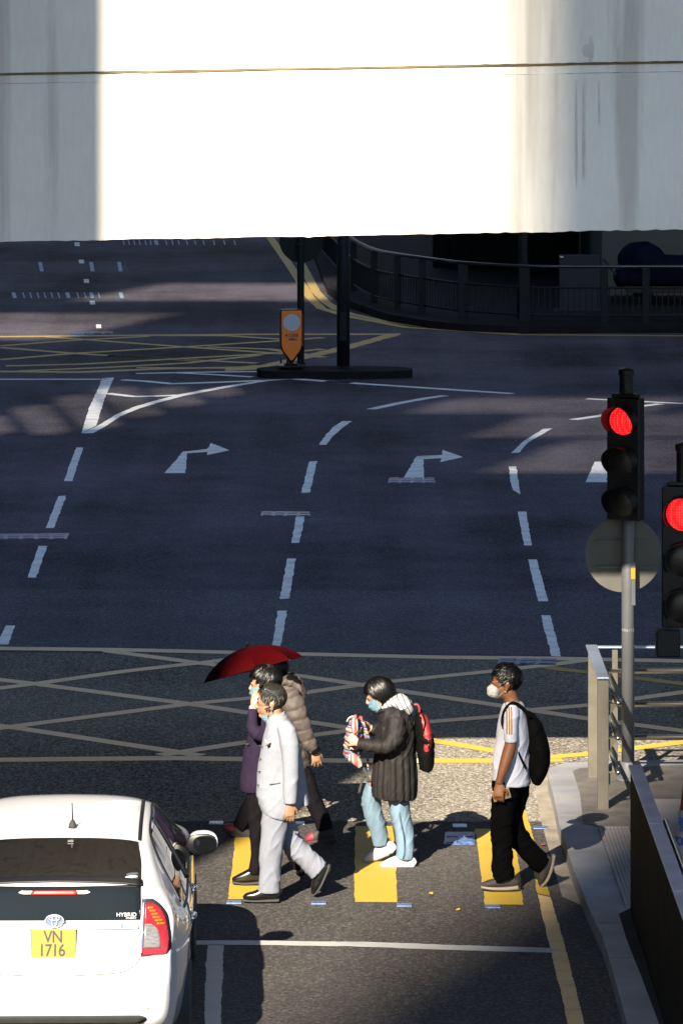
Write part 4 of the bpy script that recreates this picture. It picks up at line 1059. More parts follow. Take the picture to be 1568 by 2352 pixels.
    def patch(h, name, x1, z0, z1, r, c, parent, m, thick=.003, pleat=0.0, ymax=.056):
        """shell over the lower face (a mask)"""
        bm = bmesh.new(); nu, nv = 26, 16; g = []
        for j in range(nv + 1):
            row = []
            for i in range(nu + 1):
                a = math.radians(-88 + 176 * i / nu); t = j / nv
                z = z0 + (z1 - z0) * t
                bul = (1 - .30 * (2 * t - 1) ** 2 - .22 * max(0, .45 - t) ** 1.0)
                x = c[0] - (r[0] * bul) * math.cos(a) + pleat * math.sin(t * math.pi * 7) * math.cos(a)
                row.append(bm.verts.new((x, c[1] + r[1] * math.sin(a) * (.92 + .08 * bul), z - .012 * (1 - math.cos(a)) * (1 if t < .5 else -1))))
            g.append(row)
        for j in range(nv):
            for i in range(nu): bm.faces.new((g[j][i], g[j][i + 1], g[j + 1][i + 1], g[j + 1][i]))
        bmesh.ops.solidify(bm, geom=list(bm.faces), thickness=thick)
        for v in bm.verts: v.co = h.M @ v.co
        return fin(name, bm, m, parent, True)
    def strap(h, parent, pts, r=.0016, m='shirt'):
        bm = bmesh.new(); tube(bm, [h.p(*q) for q in pts], r, 6, 3); return fin('mask_strap', bm, M[m], parent, True)
def cloth(name, fig, lofts, m, parent, voxel=.0085, smooth=3, disp=None, p=2.2, extra=None):
    bm = bmesh.new()
    for L in lofts: loft(bm, fig.secs(L), sub=3, n=24, p=p)
    if extra: extra(bm)
    me = remeshed(bm, voxel, smooth, disp)
    return link(name, me, m, parent, True)
def wrinkle(a=.006, sx=6, sz=10, seed=0.0, ang=None):
    """long soft folds running along a slant, with a few sharp creases"""
    if ang is None: ang = .9 + .5 * math.sin(seed * 3)
    ca, sa = math.cos(ang), math.sin(ang)
    def f(c, n):
        u_ = c.x * ca + c.z * sa; v_ = -c.x * sa + c.z * ca
        wv = .05 * noise.noise(Vector((c.x * 5 + seed, c.y * 5, c.z * 5)))
        q = Vector((u_ * sx * .75 + seed, c.y * 4, (v_ + wv) * sz * 1.9))
        v = noise.noise(q); w_ = noise.noise(Vector((u_ * sx * 1.6, c.y * 7, (v_ - wv) * sz * 3.4 + seed)))
        r = 1 - min(1, abs(v) * 2.0)
        return a * (.95 * r ** 3 - .35 + .35 * w_)
    return f
def skinbody(fig, parts, m, parent, extra=None, voxel=.0055, shrink=.80):
    """one continuous body: every garment volume a little slimmer, plus bare head, neck and hands"""
    bm = bmesh.new()
    for L in parts: loft(bm, fig.secs(L, sw=shrink, sd=shrink), sub=3, n=18)
    if extra: extra(bm)
    return link('body', remeshed(bm, voxel, 2), m, parent, True)
def shoe(fig, name, L, m, parent, sole=None, sm=None, voxel=.006):
    bm = bmesh.new(); loft(bm, fig.secs(L), sub=3, n=20, p=2.6)
    o = link(name, remeshed(bm, voxel, 2), m, parent, True)
    if sole:
        bm = bmesh.new(); loft(bm, fig.secs(sole), sub=3, n=16, p=4); 
        link('sole', remeshed(bm, voxel, 2), sm, o, True)
    return o

# --- man in the light grey suit -------------------------------------------------
A = Fig(430.6, 1435.4, .2929, 33.66)
g0 = A.pt(640, 2165)
T = thing('person', 'man in a light grey suit striding left with a mask pulled under his chin', 'person', (g0.x, A.Y, 0))
jk = [(702, 690, 58, .075), (708, 745, 88, .14), (720, 800, 112, .19), (728, 870, 135, .20), (731, 950, 152, .195), (722, 1100, 168, .185), (722, 1250, 182, .185), (726, 1350, 192, .19), (708, 1430, 160, .19), (690, 1490, 118, .18)]
arm = [(752, 790, 62, .062, -.16), (785, 850, 72, .066, -.20), (802, 950, 71, .066, -.215), (810, 1100, 66, .062, -.22), (808, 1250, 60, .058, -.22), (805, 1402, 52, .054, -.22)]
tail = [(870, 1000, 22, .10, .02), (885, 1150, 30, .11, .02), (902, 1290, 40, .12, .02), (925, 1392, 36, .12, .03)]
farm = [(690, 790, 60, .06, .17), (690, 950, 62, .06, .2), (660, 1100, 55, .055, .2), (630, 1240, 48, .05, .2)]
leg1 = [(690, 1450, 105, .095, -.07), (676, 1600, 100, .092, -.075), (656, 1780, 91, .085, -.08), (648, 1950, 85, .08, -.08), (641, 2098, 90, .078, -.08)]
leg2 = [(712, 1460, 100, .095, .08), (770, 1610, 92, .09, .09), (842, 1735, 86, .085, .1), (935, 1835, 84, .08, .1), (1032, 1928, 88, .076, .1)]
hd = Head(A.pt(650, 597, 0), 1.07, .06, -.10)
def ex(bm):
    hd.flesh(bm, A.pt(705, 760), .058)
    w_ = A.pt(803, 1400, -.22)
    loft(bm, [(A.pt(808, 1300, -.22), .03, .03), (w_, .024, .026)], sub=1, n=12)
    hand(bm, w_, A.pt(800, 1520, -.225) - w_, Vector((-.2, 1, 0)), 1.0, (.3, .4, .4), -1)
    hand(bm, A.pt(625, 1250, .2), A.pt(600, 1370, .2) - A.pt(625, 1250, .2), Vector((-.2, -1, 0)), .98, (.3, .4, .4))
body = skinbody(A, [jk, arm, farm, leg1, leg2], M['skin'], T, ex)
hd.eyes(T)
M['greyfade'] = mat('grey_side_hair', (0.075, 0.064, 0.052), 0.75, var=0.5, scale=70)
hd.hair(lambda x, y, z: y > .03 and z > (-.06 if x > .05 else -.028) and z < .06 and x > -.062 and not (x > -.012 and x < .045 and z < .002), (.100, .0775, .090), (.014, 0, .032), T, M['greyfade'], .002, .004)
hd.hair(lambda x, y, z: z > (-.045 if x > .055 else (.012 + max(0, .045 - x) * .5 if x > -.055 else .070)) and not (x > -.02 and x < .045 and z < -.002 and y > .05), (.104, .081, .093), (.014, 0, .032), T, M['hairgrey'], .003, .006, 30)
hd.strands(lambda x, y, z: z > (-.045 if x > .05 else (.012 if x > -.055 else .060)) and not (x > -.02 and x < .045 and z < -.002 and y > .05), (.106, .083, .096), (.014, 0, .032), (.05, 0, .125), T, ['locksalt', 'lockgrey'], 700, .035, .008, .0026, seed=3, stop=lambda x, y, z: (x < -.062 and z < .055) or (x < -.03 and z < .0), mix=.3)
hd.strands(lambda x, y, z: y > .045 and -.055 < z < .05 and x > -.05 and not (-.02 < x < .045 and z < .002) and not (x < .0 and z < -.02), (.103, .080, .093), (.014, 0, .032), (.02, 0, .14), T, ['lockgrey', 'locksalt'], 420, .022, .006, .0024, seed=13, mix=.35)
jo = cloth('jacket', A, [jk, arm, farm, tail], M['suitgrey'], T, disp=wrinkle(.0045, 4, 5, 1.0))
bm = bmesh.new(); loft(bm, [(A.pt(690, 735) + Vector((math.cos(a) * .066 - (.012 if math.cos(a) < 0 else 0), math.sin(a) * .066, .006 + .036 * math.cos(a))), .006, .016) for a in [math.radians(-150 + 30 * i) for i in range(11)]], sub=2, n=8, ref=Vector((0, 0, 1)))
fin('collar', bm, M['shirt'], jo, True)
for yy in (945, 1050, 1150, 1255):
    q = A.pt(566 - (yy - 945) * .06, yy, -.10)
    bm = bmesh.new(); box(bm, q.x - .006, q.x + .02, q.y - .004, q.y + .004, q.z - .003, q.z + .003); fin('buttonhole', bm, M['ink'], jo)
q = A.pt(628, 935, -.185); bm = bmesh.new()
box(bm, -.014, .014, -.02, .006, -.007, .007, .002, Matrix.Translation(q) @ Matrix.Rotation(-.35, 4, 'Y')); fin('badge', bm, mat('brown_badge', (.04, .025, .015), .4), jo)
bm = bmesh.new(); box(bm, -.016, .018, -.02, .006, .012, .022, .002, Matrix.Translation(q)); box(bm, -.006, .000, -.02, .006, .014, .045, .002, Matrix.Translation(q) @ Matrix.Rotation(-.4, 4, 'Y')); fin('ribbon', bm, M['maskwhite'], jo)
bm = bmesh.new(); loft(bm, [(A.pt(x, y, -.187), .003, .003) for x, y in ((640, 1248), (680, 1246), (728, 1238))], sub=2, n=6); fin('pocket_edge', bm, mat('jacket_shadow_thread', (.05, .05, .055), .9), jo, True)
cloth('trousers', A, [leg1, leg2], M['trousergrey'], T, disp=wrinkle(.0085, 5, 7, 4.0, 1.2))
shoe(A, 'shoe', [(438, 2143, 14, .022, -.08), (470, 2130, 30, .038, -.08), (540, 2122, 40, .047, -.08), (620, 2100, 58, .044, -.08), (690, 2102, 56, .042, -.08), (722, 2118, 40, .034, -.08)], M['leather'], T, [(436, 2156, 9, .03, -.08), (520, 2160, 9, .05, -.08), (640, 2158, 12, .044, -.08), (720, 2156, 13, .04, -.08)], M['rubber'])
shoe(A, 'shoe', [(985, 2108, 16, .02, .1), (1000, 2050, 32, .036, .1), (1022, 1990, 42, .046, .1), (1048, 1935, 54, .044, .1), (1088, 1885, 48, .036, .1)], M['leather'], T, [(994, 2116, 8, .026, .1), (1036, 2060, 9, .048, .1), (1082, 1960, 11, .044, .1), (1112, 1880, 12, .036, .1)], M['rubber'])
hd.patch('face_mask', 0, -.135, -.085, (.060, .052), (-.018, 0), T, M['mask'], .006, .003)
hd.strap(T, [(.0, -.078, -.04), (-.015, -.072, -.07), (-.02, -.055, -.10)]); hd.strap(T, [(.028, -.082, -.035), (.012, -.075, -.07), (.0, -.055, -.105)])
bm = bmesh.new(); q = hd.p(-.008, -.088, -.032); box(bm, -.030, .020, -.009, .007, -.007, .007, .003, Matrix.Translation(q) @ Matrix.Rotation(-.4, 4, 'Y')); fin('earpiece', bm, M['black'], T)
gl = thing('eyeglasses', 'dark glasses pushed up on the hair of the grey-suited man', 'glasses', hd.p(-.03, 0, .12))
for sy in (1, -1):
    bm = bmesh.new(); tube(bm, [hd.p(-.045, sy * .075, .115), hd.p(.01, sy * .085, .085), hd.p(.06, sy * .080, .045), hd.p(.075, sy * .073, .005)], .0032, 6, 2); fin('temple_arm', bm, M['chrome'] if sy < 0 else M['black'], gl, True)
    bm = bmesh.new(); ell(bm, (0, 0, 0), (.009, .030, .020), hd.M @ Matrix.Translation((-.058, sy * .034, .118)) @ Matrix.Rotation(.7, 4, 'Y'), 14, 8); fin('lens', bm, M['glass'], gl, True)
bm = bmesh.new(); tube(bm, [hd.p(-.058, -.01, .122), hd.p(-.058, .01, .122)], .003, 6); fin('bridge', bm, M['black'], gl, True)

# --- man in the aubergine suit with a raised hand --------------------------------
B = Fig(430.6, 1435.4, .2929, 34.27)
g0 = B.pt(540, 2035)
T = thing('person', 'man in a dark aubergine suit raising a hand to his masked face', 'person', (g0.x, B.Y, 0))
jk = [(655, 660, 60, .07), (650, 720, 110, .15), (645, 800, 142, .19), (632, 900, 165, .20), (612, 1020, 178, .19), (596, 1150, 176, .18), (585, 1240, 172, .18), (585, 1292, 160, .175)]
arm = [(690, 760, 62, .062, -.14), (640, 830, 66, .064, -.20), (570, 860, 60, .06, -.235), (515, 815, 50, .055, -.23), (512, 740, 42, .048, -.21), (517, 660, 36, .042, -.18)]
leg1 = [(560, 1230, 92, .09, -.06), (545, 1400, 78, .088, -.06), (540, 1600, 60, .08, -.06), (542, 1780, 46, .07, -.06), (535, 1860, 48, .07, -.06), (526, 1945, 54, .072, -.06)]
leg2 = [(620, 1240, 95, .09, .09), (690, 1450, 80, .085, .09), (770, 1650, 68, .08, .1), (835, 1800, 58, .07, .1), (880, 1905, 50, .066, .1)]
hb = Head(B.pt(606, 457, 0), 1.10, .08, -.12)
def ex(bm):
    hb.flesh(bm, B.pt(655, 700), .058)
    w_ = B.pt(518, 655, -.18)
    loft(bm, [(B.pt(514, 720, -.2), .03, .03), (w_, .024, .027)], sub=1, n=12)
    hand(bm, w_ + Vector((0, 0, .01)), B.pt(578, 470, -.13) - w_, Vector((.25, 1, .1)), 1.02, (.25, .3, .3), 1)
skinbody(B, [jk, arm, leg1, leg2], M['skinpale'], T, ex)
hb.eyes(T)
hb.hair(lambda x, y, z: z > (-.07 if x > .045 else (-.02 if x > -.02 else .040 - (x + .02) * .2)) and not (x > -.025 and x < .04 and z < .0 and y > .05), (.112, .088, .100), (.012, 0, .034), T, M['hairbrown'], .007, .008, 22)
hb.strands(lambda x, y, z: z > (-.07 if x > .045 else (-.02 if x > -.02 else .045)) and not (x > -.025 and x < .04 and z < .0 and y > .05), (.114, .090, .103), (.012, 0, .034), (.055, 0, .12), T, ['lockdark', 'lockgold'], 620, .06, .013, .0034, seed=5, wave=.35, stop=lambda x, y, z: (x < -.062 and z < .045) or (x < -.02 and z < -.015), mix=.3)
jo = cloth('jacket', B, [jk, arm], M['suitpurple'], T, disp=wrinkle(.006, 5, 5, 7.0))
for (x, y) in ((468, 932), (500, 1105)):
    q = B.pt(x, y, -.13); bm = bmesh.new(); box(bm, q.x - .012, q.x + .014, q.y - .01, q.y, q.z - .004, q.z + .004); fin('pocket_edge', bm, M['ink'], jo)
bm = bmesh.new(); loft(bm, B.secs([(516, 668, 35, .040, -.183), (518, 636, 33, .038, -.176)]), sub=1, n=16); fin('shirt_cuff', bm, M['shirt'], jo, True)
cloth('trousers', B, [leg1, leg2], M['darkcloth'], T, disp=wrinkle(.007, 5, 6, 2.0))
shoe(B, 'shoe', [(352, 2000, 16, .022, -.06), (390, 1990, 28, .038, -.06), (450, 1975, 42, .047, -.06), (520, 1955, 56, .045, -.06), (570, 1960, 52, .04, -.06)], M['leather'], T, [(350, 2014, 9, .03, -.06), (440, 2024, 9, .05, -.06), (570, 2018, 12, .044, -.06)], M['rubber'])
shoe(B, 'shoe', [(868, 1965, 20, .03, .1), (885, 1935, 40, .045, .1), (915, 1900, 40, .04, .1)], M['leather'], T)
hb.patch('face_mask', 0, -.115, -.012, (.098, .068), (-.018, 0), T, M['mask'], .004, .003)

# --- person under the umbrella -----------------------------------------------------
C3 = Fig(430.6, 1435.4, .2929, 36.0)
g0 = C3.pt(700, 1700)
T = thing('person', 'person in a taupe padded jacket and red-black trainers walking under a dark red umbrella', 'person', (g0.x, C3.Y, 0))
jk = [(720, 450, 60, .08), (760, 500, 100, .16), (785, 560, 125, .21), (790, 700, 130, .22), (795, 850, 140, .21), (815, 1000, 145, .20), (830, 1090, 138, .20), (838, 1150, 128, .19)]
arm = [(790, 545, 90, .075, -.17), (835, 650, 92, .08, -.2), (872, 740, 80, .075, -.215), (915, 850, 68, .066, -.215), (960, 935, 56, .058, -.21), (998, 985, 42, .05, -.205)]
arm2 = [(720, 560, 70, .06, .17), (640, 640, 60, .055, .18), (580, 560, 50, .05, .16), (560, 480, 42, .045, .12)]
leg1 = [(760, 1120, 105, .1, .06), (640, 1250, 90, .09, .08), (520, 1400, 78, .08, .09), (440, 1530, 66, .074, .09), (400, 1590, 56, .07, .09)]
leg2 = [(850, 1120, 105, .1, -.07), (925, 1230, 80, .09, -.08), (985, 1380, 68, .08, -.08), (1045, 1500, 66, .075, -.08), (1075, 1600, 64, .072, -.08)]
hc = Head(C3.pt(672, 372, 0), 1.05, .10, .05)
def ex(bm):
    hc.flesh(bm, C3.pt(715, 480), .058)
    w_ = C3.pt(1000, 985, -.205)
    hand(bm, w_, C3.pt(1012, 1080, -.2) - w_, Vector((-.3, .9, 0)), .95, (.2, .3, .3), -1, spread=.3)
    w2 = C3.pt(558, 470, .12)
    hand(bm, w2, Vector((-.3, -.2, 1)), Vector((-1, .3, 0)), .95, (1.1, 1.2, .8), 1)
skinbody(C3, [jk, arm, arm2, leg1, leg2], M['skin'], T, ex)
hc.eyes(T)
hc.hair(lambda x, y, z: z > (-.08 if x > .03 else (-.03 if x > -.03 else .04)), (.108, .086, .100), (.014, 0, .034), T, M['hair'], .004, .008)
hc.strands(lambda x, y, z: z > (-.08 if x > .03 else -.02), (.110, .088, .102), (.014, 0, .034), (.04, 0, .125), T, ['lockdark', 'locksheen'], 260, .05, .012, .0034, seed=6)
def puffdisp(c, n):
    # quilted channels running round sleeve and body
    d = C3.pt(800, 500) - C3.pt(960, 950); d.normalize()
    t = (c.dot(d) if c.x > C3.pt(905, 0).x or c.y < C3.Y - .15 else c.z) * 11
    return .009 * abs(math.sin(t * math.pi + .9 * noise.noise(c * 5))) ** .7 - .007 + .009 * noise.noise(c * 11) + .006 * noise.noise(c * 24)
jo = cloth('padded_jacket', C3, [jk, arm, arm2], M['puff'], T, smooth=2, disp=puffdisp)
hood = [(715, 478, 40, .10, 0), (760, 440, 50, .13, 0), (825, 440, 58, .14, 0), (890, 500, 44, .14, 0), (905, 565, 22, .11, 0)]
q = cloth('hood', C3, [hood], M['puff'], jo, disp=wrinkle(.012, 9, 9, 3.0))
hin = [(745, 425, 20, .09, -.02), (810, 405, 28, .11, -.02), (868, 440, 26, .11, -.02), (900, 482, 12, .09, -.02)]
cloth('hood_lining', C3, [hin], M['blackbag'], jo, disp=wrinkle(.006, 9, 9, 1.0))
cloth('cuff', C3, [[(988, 968, 40, .053, -.207), (1008, 1000, 38, .05, -.204)]], M['blackbag'], jo)
cloth('trousers', C3, [leg1, leg2], M['darkcloth'], T, disp=wrinkle(.006, 5, 6, 9.0))
shoe(C3, 'trainer', [(288, 1580, 16, .024, .09), (330, 1600, 32, .04, .09), (390, 1618, 46, .046, .09), (450, 1640, 52, .044, .09), (508, 1662, 40, .038, .09)], M['sneakerdark'], T, [(286, 1596, 12, .03, .09), (380, 1648, 18, .046, .09), (500, 1682, 18, .042, .09)], M['rubber'])
shoe(C3, 'trainer', [(934, 1690, 14, .024, -.08), (975, 1665, 34, .04, -.08), (1040, 1650, 48, .046, -.08), (1110, 1635, 52, .044, -.08), (1160, 1640, 44, .038, -.08)], M['sneakerdark'], T, [(934, 1702, 9, .03, -.08), (1040, 1690, 16, .046, -.08), (1164, 1680, 20, .042, -.08)], M['rubber'])
for L in ([(284, 1578, 12, .026, .09), (310, 1585, 30, .040, .09), (350, 1600, 40, .046, .09), (372, 1610, 30, .03, .09)], [(931, 1688, 10, .024, -.08), (955, 1672, 30, .040, -.08), (985, 1660, 38, .045, -.08), (1003, 1655, 30, .03, -.08)]):
    bm = bmesh.new(); loft(bm, C3.secs(L), sub=3, n=18); fin('toe_cap', bm, M['redmesh'], T, True)
# umbrella
um = thing('umbrella', 'dark red folding umbrella tilted over the person in the taupe jacket', 'umbrella', C3.pt(556, 480, .12))
uc = C3.pt(517, 352, .05)
ax = Vector((-.255, .16, .955)).normalized(); uu = Vector((.967, 0, .255)); uu = (uu - ax * uu.dot(ax)).normalized(); vv = ax.cross(uu)
R_ = C3.m(402); hh = C3.m(188); n = 8
bm = bmesh.new(); NR, NT = 10, 64; g = []
for j in range(NR + 1):
    t = j / NR; row = []
    for i in range(NT):
        th = 2 * math.pi * i / NT + .10
        fr = (i % (NT // n)) / (NT // n); sag = math.sin(math.pi * fr)
        rad = R_ * (.62 * t + .38 * math.sin(t * math.pi / 2)) * (math.cos(math.pi / n) / math.cos((fr - .5) * 2 * math.pi / n)) * (1 - .05 * sag * t ** 3)
        z = hh * (1 - t ** 1.75) - .006 * sag * math.sin(math.pi * t)
        row.append(bm.verts.new(uc + uu * math.cos(th) * rad + vv * math.sin(th) * rad + ax * z))
    g.append(row)
top = bm.verts.new(uc + ax * hh)
for j in range(NR):
    for i in range(NT):
        if j == 0: bm.faces.new((top, g[1][i], g[1][(i + 1) % NT])) if True else None
        else: bm.faces.new((g[j][i], g[j + 1][i], g[j + 1][(i + 1) % NT], g[j][(i + 1) % NT]))
for v in g[0]: bm.verts.remove(v)
bmesh.ops.solidify(bm, geom=list(bm.faces), thickness=.0015)
for e in bm.edges: e.smooth = not (len(e.link_faces) == 2 and e.calc_face_angle(0) > math.radians(14))
o = fin('canopy', bm, M['umbrella'], um, True)
for k in range(n):
    th = 2 * math.pi * k / n + .10
    pts = []
    for j in range(1, 9):
        t = j / 8; rad = R_ * (.62 * t + .38 * math.sin(t * math.pi / 2)) * .995; pts.append(uc + (uu * math.cos(th) + vv * math.sin(th)) * rad + ax * (hh * (1 - t ** 1.75) - .006))
    bm = bmesh.new(); tube(bm, pts, .0022, 6); fin('rib', bm, M['chrome'], um, True)
bm = bmesh.new(); tube(bm, [uc + ax * (hh + .035), uc - ax * .30], .005, 8); fin('shaft', bm, M['chrome'], um, True)
bm = bmesh.new(); tube(bm, [uc - ax * .30, uc - ax * .38], .014, 10); fin('handle', bm, M['black'], um, True)
bm = bmesh.new(); tube(bm, [uc + ax * hh, uc + ax * (hh + .05)], [.012, .005], 8); fin('tip', bm, M['black'], um, True)

# --- woman in the long dark padded coat ------------------------------------------------
D = Fig(746.4, 1492.8, .24404, 35.0)
g0 = D.pt(640, 2065)
T = thing('person', 'woman in a long dark padded coat and light jeans looking down at a patterned bag', 'person', (g0.x, D.Y, 0))
ck = [(560, 530, 78, .085), (600, 590, 120, .15), (650, 650, 165, .20), (660, 760, 180, .215), (664, 900, 190, .21), (658, 1020, 200, .215), (655, 1150, 208, .225), (652, 1290, 214, .23), (648, 1380, 206, .225)]
arm = [(668, 650, 84, .075, -.16), (668, 760, 92, .082, -.20), (640, 850, 92, .08, -.235), (575, 905, 76, .072, -.25), (470, 905, 66, .064, -.25), (390, 895, 60, .058, -.24), (308, 882, 52, .052, -.23)]
arm2 = [(600, 640, 75, .07, .16), (540, 740, 70, .066, .2), (470, 755, 60, .058, .2), (418, 738, 50, .052, .19)]
leg1 = [(480, 1280, 100, .095, .07), (432, 1400, 96, .09, .09), (455, 1540, 90, .085, .1), (500, 1690, 84, .078, .1), (522, 1838, 72, .074, .1)]
leg2 = [(660, 1330, 105, .1, -.06), (690, 1430, 98, .095, -.07), (715, 1590, 95, .088, -.07), (748, 1740, 86, .08, -.07), (752, 1880, 80, .078, -.07), (742, 1965, 80, .076, -.07)]
he = Head(D.pt(500, 412, 0), 1.02, .42, -.10)
def ex(bm):
    he.flesh(bm, D.pt(585, 570), .052)
    w_ = D.pt(312, 880, -.23)
    loft(bm, [(D.pt(360, 890, -.235), .03, .03), (w_, .025, .027)], sub=1, n=12)
    hand(bm, w_, D.pt(232, 820, -.2) - w_, Vector((-.1, 1, -.15)), .98, (.9, 1.0, .7), -1)
    w2 = D.pt(418, 735, .19)
    hand(bm, w2, D.pt(330, 690, .12) - w2, Vector((-.2, -1, 0)), .95, (.5, .6, .5), 1)
skinbody(D, [ck, arm, arm2, leg1, leg2], M['skinpale'], T, ex, shrink=.78)
he.eyes(T)
he.hair(lambda x, y, z: (z > -.105 and x > (-.2 if z > .040 else (-.045 if z > .0 else (-.012 if z > -.03 else .004)))) , (.116, .091, .126), (.014, 0, .004), T, M['hair'], .006, .012, 16)
he.strands(lambda x, y, z: z > .0 and x > (-.2 if z > .04 else -.04), (.119, .094, .129), (.014, 0, .004), (.0, .012, .14), T, ['lockdark', 'lockdark', 'locksheen'][1:], 900, .16, .016, .0034, fall=.5, seed=7, wave=.20, stop=lambda x, y, z: (x < -.055 and z < .030) or (x < -.028 and z < .002) or (x < .002 and z < -.03))
zq = D.pt(0, 985).z
def coatdisp(c, n):
    a = math.atan2(c.y - D.Y, c.x - D.pt(655, 1200).x)
    vert = .017 * abs(math.sin(a * 10.5 + .25 * noise.noise(c * 7))) - .010
    dg = wrinkle(.013, 6, 11, 5.0)(c, n)
    arm_ = c.y < D.Y - .20 and c.z > zq
    k = 1 / (1 + math.exp((c.z - zq) * 30))
    if arm_:
        x0 = D.pt(575, 0).x
        return (.007 * abs(math.sin((c.x if c.x < x0 + .08 else c.z) * 38)) - .004) + .35 * dg
    return vert * k + dg * (1 - .7 * k)
jo = cloth('padded_coat', D, [ck, arm, arm2], M['coat'], T, smooth=2, disp=coatdisp)
M['hoodstripe'] = stripes('striped_jersey', [(0, (.26, .26, .27)), (.80, (.02, .02, .025))], 'X', 30, rot=(0, .5, 0))
cloth('striped_hood', D, [[(535, 545, 30, .08), (590, 505, 45, .11), (660, 478, 66, .135), (730, 505, 78, .135), (780, 555, 56, .11), (785, 600, 25, .08)]], M['hoodstripe'], T, smooth=5, disp=wrinkle(.008, 5, 6, 3.3))
cloth('coat_collar', D, [[(500, 580, 26, .075), (530, 555, 30, .10), (590, 545, 26, .115)]], M['coat'], T, disp=wrinkle(.004, 9, 8, 1.3))
cloth('jeans', D, [leg1, leg2], M['denim'], T, disp=wrinkle(.0075, 6, 7, 6.0, 1.32))
shoe(D, 'trainer', [(368, 1982, 22, .028, .1), (420, 1955, 44, .042, .1), (490, 1918, 60, .048, .1), (560, 1878, 70, .047, .1), (615, 1868, 66, .042, .1), (650, 1890, 40, .034, .1)], M['sneaker'], T)
shoe(D, 'trainer', [(524, 2035, 24, .03, -.07), (580, 2020, 42, .044, -.07), (660, 2000, 58, .048, -.07), (740, 1990, 66, .047, -.07), (800, 1998, 62, .042, -.07), (842, 2025, 38, .034, -.07)], M['sneaker'], T)
he.patch('face_mask', 0, -.122, -.018, (.096, .066), (-.018, 0), T, M['mask'], .004, .003)
he.strap(T, [(-.030, -.070, -.030), (-.004, -.080, -.012), (.02, -.084, 0)]); he.strap(T, [(-.020, -.066, -.105), (.004, -.078, -.07), (.02, -.084, -.03)])
for dx in (0, 9):
    bm = bmesh.new(); loft(bm, [(v_, .0025, .0025) for v_ in [D.pt(x + dx, y, -.07 - .092 * (1 if y < 1900 else .9)) for x, y in ((672, 1420), (695, 1530), (712, 1640), (738, 1760), (744, 1900), (728, 1965))]], sub=3, n=6); fin('jean_seam', bm, mat('jean_thread', (.03, .05, .085), .9), T, True)
# red rucksack on her back
rb = thing('backpack', 'red and black backpack worn by the woman in the padded coat', 'backpack', D.pt(930, 800))
bl = [(878, 570, 26, .08), (895, 640, 56, .13), (915, 740, 76, .15), (935, 860, 88, .155), (948, 980, 84, .16), (952, 1070, 76, .155), (948, 1125, 62, .14)]
cloth('body', D, [bl], M['blackbag'], rb, disp=wrinkle(.006, 8, 8, 2.0))
fr = [(893, 600, 30, .085, -.005), (935, 690, 52, .125, -.02), (952, 790, 56, .14, -.03), (955, 880, 50, .145, -.03), (952, 940, 46, .142, -.03)]
cloth('front_panel', D, [fr], M['redbag'], rb, disp=wrinkle(.006, 8, 10, 8.0))
bm = bmesh.new(); loft(bm, D.secs([(835, 515, 9, .02, -.06), (866, 512, 10, .022, -.06), (884, 545, 11, .022, -.06), (886, 600, 11, .022, -.05)]), sub=3, n=10, p=4); fin('grab_handle', bm, M['redbag'], rb, True)
bm = bmesh.new(); loft(bm, D.secs([(912, 600, 6, .014, -.10), (938, 680, 7, .014, -.145), (925, 760, 6, .014, -.155)]), sub=3, n=8); fin('zip', bm, M['blackbag'], rb, True)
bm = bmesh.new(); loft(bm, D.secs([(893, 820, 14, .016, -.145), (930, 850, 22, .018, -.168), (965, 870, 24, .018, -.17)]), sub=2, n=10, p=4); fin('side_strap', bm, M['blackbag'], rb, True)
for (x, y) in ((968, 850), (965, 900), (1022, 940), (1030, 965)):
    bm = bmesh.new(); ell(bm, D.pt(x, y, -.19 if x < 1000 else -.06), (.007, .006, .014), None, 8, 6); fin('zip_pull', bm, M['chrome'], rb, True)
bm = bmesh.new(); loft(bm, D.secs([(880, 600, 12, .02, -.13), (800, 590, 14, .02, -.19), (720, 640, 14, .022, -.235), (700, 760, 12, .02, -.20)]), sub=3, n=8, p=4)
bm.free()
# patterned bag in her hands
pb_ = thing('backpack', 'small bag with bright striped pattern held in the woman\'s hands', 'backpack', D.pt(290, 880, -.02))
pal = [(0, (.24, .035, .03)), (.10, (.20, .20, .20)), (.16, (.01, .01, .012)), (.24, (.03, .09, .25)), (.33, (.22, .07, .05)), (.42, (.24, .22, .19)), (.48, (.05, .035, .035)), (.58, (.20, .025, .06)), (.66, (.05, .14, .26)), (.74, (.01, .01, .01)), (.82, (.25, .11, .05)), (.91, (.23, .23, .24))]
M['serape'] = stripes('serape_weave', pal, 'Z', 7.5, rot=(0, -.12, 0))
M['serape2'] = stripes('serape_weave_lid', [(0, (.24, .05, .04)), (.3, (.25, .16, .12)), (.5, (.25, .24, .22)), (.62, (.06, .05, .05)), (.75, (.06, .15, .27)), (.88, (.24, .1, .04))], 'X', 11.0)
cloth('body', D, [[(285, 640, 40, .06), (280, 720, 68, .09), (270, 820, 86, .105), (262, 930, 90, .11), (268, 1000, 82, .10), (290, 1035, 60, .08)]], M['serape'], pb_, disp=wrinkle(.012, 8, 10, 2.0))
cloth('top_flap', D, [[(285, 625, 18, .05, -.07), (270, 700, 34, .05, -.10), (285, 790, 26, .05, -.115)]], M['serape2'], pb_, disp=wrinkle(.005, 9, 9, 4.0))
cloth('lower_flap', D, [[(230, 1000, 44, .03, -.10), (290, 1040, 46, .03, -.12), (335, 1105, 26, .02, -.12)]], M['serape2'], pb_, disp=wrinkle(.005, 9, 9, 4.0))
